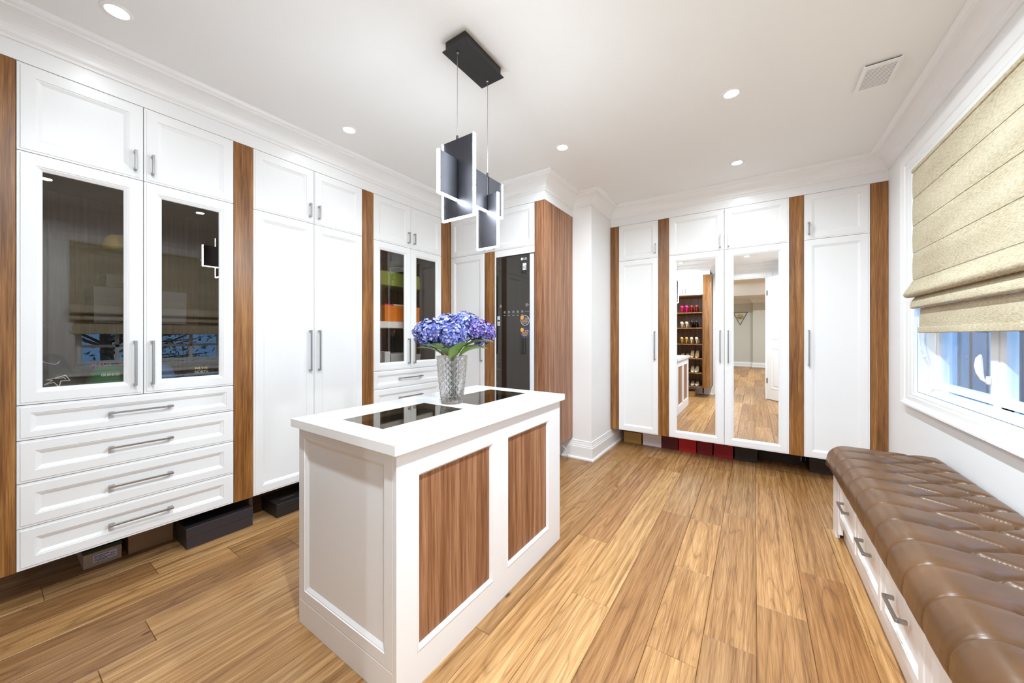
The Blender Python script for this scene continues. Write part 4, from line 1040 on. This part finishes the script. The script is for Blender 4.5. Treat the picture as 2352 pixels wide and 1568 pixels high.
for row, prs in SR:
    for pi, (cn, nm, hh, mm) in enumerate(prs):
        for s in (0, 1):
            x = -(1.262-pi*.185)+s*.092
            side = ('left' if s == 0 else 'right')
            flip = row in (5, 4, 3)
            shoe('%s, %s one of its pair, on the %s shoe shelf' % (nm, 'door-side' if s else 'inner', SHN[row]), x, SHZ[row] if row else ZB+.018, hh, mm, 'shoe_beige', (-math.pi/2 if flip else math.pi/2)+random.uniform(-.1, .1), y=-.16 if flip else -.40, group='shoes on the shoe shelves')
# doorway casing, door leaf, bedroom
mb = MB()
for y in (WE+.001, WE-.121):
    s = 1 if y > WE-.05 else -1
    Fd = Frame((0, y, 0), (-s, 0, 0), (0, s, 0)); a, b = (-DX1, -DX0) if s > 0 else (DX0, DX1)
    for u0, u1, z0, z1 in ((a-.09, a, 0, DZ+.09), (b, b+.09, 0, DZ+.09), (a, b, DZ, DZ+.09)): mb.box(Fd, u0, u1, 0, .018, z0, z1, .004)
mb.box(WORLD, DX0, DX0+.018, WE-.12, WE, 0, DZ).box(WORLD, DX1-.018, DX1, WE-.12, WE, 0, DZ).box(WORLD, DX0+.018, DX1-.018, WE-.12, WE, DZ-.018, DZ)
struct('trim_5', mb, 'trim', 'white casing round the doorway seen in the right mirror')
dv = Vector((.577, .816, 0)).normalized(); dn = Vector((-dv.y, dv.x, 0))
FD = Frame((DX1+.002, WE+.03, 0), tuple(dv), tuple(dn))
dr = tag(bpy.data.objects.new('door_1', None), 'white two-panel door standing open, seen in the right mirror', kind='structure'); C.objects.link(dr); dr.location = (DX1, WE+.03, 0)
MB().box(FD, 0, .82, -.036, 0, .01, DZ-.02, .001).build('leaf', 'trim', dr)
for z0, z1 in ((.22, 1.02), (1.18, 2.25)):
    MB().loops(FD, .12, .70, z0, z1, [(0, -.001), (0, .003), (.012, .006), (.03, .001), (.05, .001), (.075, .005)]).build('panel', 'trim', dr)
MB().box(FD, -.004, .03, -.0005, .004, .32, .42).box(FD, -.004, .03, -.0005, .004, 2.05, 2.15).build('hinge', 'nickel', dr)
MB().lathe(FD.pt(.76, .03, 1.0), [(.001, -.02), (.02, -.018), (.027, 0), (.02, .018), (.001, .02)], 14, cap=False).build('knob', 'nickel', dr, smooth=True)
BZ = 2.72; BW0, BW1, BYE = -3.2, 3.2, -9.4
struct('wall_bedroom', MB().box(WORLD, BW0, BW1, BYE-.1, BYE, 0, BZ).box(WORLD, BW0-.1, BW0, BYE, WE-.12, 0, BZ).box(WORLD, BW1, BW1+.1, BYE, WE-.12, 0, BZ).box(WORLD, BW0, WL, WE-.22, WE-.12, 0, BZ).box(WORLD, XR+.15, BW1, WE-.22, WE-.12, 0, BZ), 'beige_wall', 'beige bedroom walls seen through the doorway in the mirror')
struct('wall_bedroom_jog', MB().box(WORLD, -.05, BW1, BYE, BYE+.25, 0, BZ), 'beige_wall', 'stepped part of the beige bedroom wall in the mirror')
mb = MB().box(WORLD, BW0, BW1, BYE, -7.6, BZ, BZ+.05).box(WORLD, BW0, BW1, -2.4, WE-.1, BZ, BZ+.05).box(WORLD, BW0, -2., -7.6, -2.4, BZ, BZ+.05).box(WORLD, 2., BW1, -7.6, -2.4, BZ, BZ+.05)
P = [(-2, -7.6, BZ), (2, -7.6, BZ), (2, -2.4, BZ), (-2, -2.4, BZ), (-1.4, -7., BZ+.4), (1.4, -7., BZ+.4), (1.4, -3., BZ+.4), (-1.4, -3., BZ+.4)]
mb.add(P, [(0, 1, 5, 4), (1, 2, 6, 5), (2, 3, 7, 6), (3, 0, 4, 7), (4, 5, 6, 7)])
struct('ceiling_bedroom', mb, 'ceil', 'white tray ceiling of the bedroom in the mirror')
struct('floor_bedroom', MB().box(WORLD, BW0, -1.488, BYE, WE-.1, -.03, -.001).box(WORLD, XR, BW1, BYE, WE-.1, -.03, -.001), simple('plank_far', s2l(170, 128, 86), .45), 'wood floor at the sides of the bedroom')
struct('baseboard_bedroom', MB().sweep([(BW0, BYE), (-.05, BYE), (-.05, BYE+.25), (BW1, BYE+.25)][::-1], bprof), 'trim', 'white baseboard along the far bedroom wall')
struct('trim_6', MB().sweep([(BW0, BYE), (-.05, BYE), (-.05, BYE+.25), (BW1, BYE+.25)][::-1], [(0, 2.56), (.02, 2.57), (.03, 2.60), (.10, 2.69), (.12, BZ), (0, BZ)]), 'trim', 'white crown moulding of the bedroom')
wa = thing('wall_ornament', 'inverted triangle metal wall ornament on the bedroom wall in the mirror', 'ornament', (-.47, BYE+.03, 2.0))
A, B_, C_ = Vector((-.72, BYE+.03, 2.20)), Vector((-.24, BYE+.03, 2.20)), Vector((-.48, BYE+.03, 1.70))
MB().tube([A, B_, C_], .016, 6, closed=True).build('frame', 'black', wa)
M['brass'] = simple('brass', (.30, .22, .09), .5, 1.)
ct = (A+B_+C_)/3
for k in range(8):
    a = k*math.pi/4+.2; q = ct+Vector((math.cos(a)*.14, 0, math.sin(a)*.13)); sd = Vector((-math.sin(a), 0, math.cos(a)))*.035
    MB().add([ct+Vector((0, .01, 0)), ct.lerp(q, .5)+sd, q, ct.lerp(q, .5)-sd, ct-Vector((0, .01, 0))], [(0, 1, 2), (0, 2, 3), (4, 2, 1), (4, 3, 2), (0, 4, 1), (0, 3, 4)]).build('ray', 'brass', wa)
for x, y, wh in ((-1, -3.6, 'near left'), (1, -3.6, 'near right'), (-1, -6.3, 'far left'), (1, -6.3, 'far right')):  # unseen fill lamps, added to brighten the bedroom in the mirror
    t = thing('ceiling_light', 'added unseen fill light, %s one in the bedroom tray ceiling' % wh, 'ceiling light', (x, y, BZ+.4), 'added bedroom fill lights')
    MB().lathe((x, y, BZ+.4), [(.05, -.0006), (.05, -.003)], 20).build('lens', 'pot', t)
    ld = bpy.data.lights.new('disk_lamp', 'AREA'); ld.shape = 'DISK'; ld.size = .1; ld.energy = 55; ld.color = POT_COL
    lo = bpy.data.objects.new('disk_lamp', ld); C.objects.link(lo); lo.parent = t; lo.location = (0, 0, -.01)

# ================================================================ outside the window
struct('ground_outside', MB().box(WORLD, 1.1, 40, -15, 40, -3.2, -3.0), simple('lawn', (.05, .08, .03), .9), 'lawn outside the window')
nb = thing('neighbour_house', 'neighbouring house wall with vertical siding outside the window', 'house', (3.4, 8.2, -3))
MB().box(WORLD, 1.4, 8, 8.0, 12, -3, 4.2).build('wall', COL('siding_base', (96, 124, 142), .7), nb)
random.seed(11)
x = 1.4
while x < 7.9:
    wd = random.choice((.10, .16, .22, .30)); MB().box(WORLD, x, x+wd-.03, 7.95-random.uniform(0, .05), 8.0, -3, 4.2, .008).build('siding_board', COL('siding_%d' % random.randint(0, 2), random.choice(((110, 128, 142), (84, 100, 114), (150, 166, 178)))), nb); x += wd
tr = thing('tree', 'leafy tree outside the window reflected in the glass doors', 'tree', (6.5, 1.6, -3))
mb = MB(); mb.tube([(6.5, 1.6, -3), (6.45, 1.62, -1.2), (6.4, 1.6, .4), (6.3, 1.5, 2.0)], [.2, .16, .12, .06], 10)
mb.build('trunk', COL('bark', (70, 60, 50), .9), tr, smooth=True)
lv = MB(); br = MB()
for k in range(46):
    a = random.uniform(0, 6.28); z = random.uniform(-1.6, 1.6); p0 = Vector((6.42, 1.6, z)); d = Vector((math.cos(a)*.7, math.sin(a)*1.6, random.uniform(.1, .8))); L_ = random.uniform(.8, 1.9)
    p1 = p0+d*L_*.5+Vector((0, 0, .1)); p2 = p0+d*L_
    br.tube([p0, p1, p2], [.035, .02, .006], 5)
    for j in range(60):
        q = p0.lerp(p2, random.uniform(.25, 1.05))+Vector((random.gauss(0, .22), random.gauss(0, .28), random.gauss(0, .22)))
        u = Vector((random.gauss(0, 1), random.gauss(0, 1), random.gauss(0, 1))).normalized(); w_ = u.orthogonal().normalized(); s = random.uniform(.03, .06)
        o = len(lv.v); lv.v += [q-u*s, q+w_*s*.6, q+u*s, q-w_*s*.6]; lv.f.append((o, o+1, o+2, o+3))
br.build('branches', 'bark', tr)
o = lv.build('foliage', island_random('tree_leaves', [s2l(60, 80, 60), s2l(120, 140, 100), s2l(180, 190, 150)]), tr, recalc=False); o['kind'] = 'stuff'
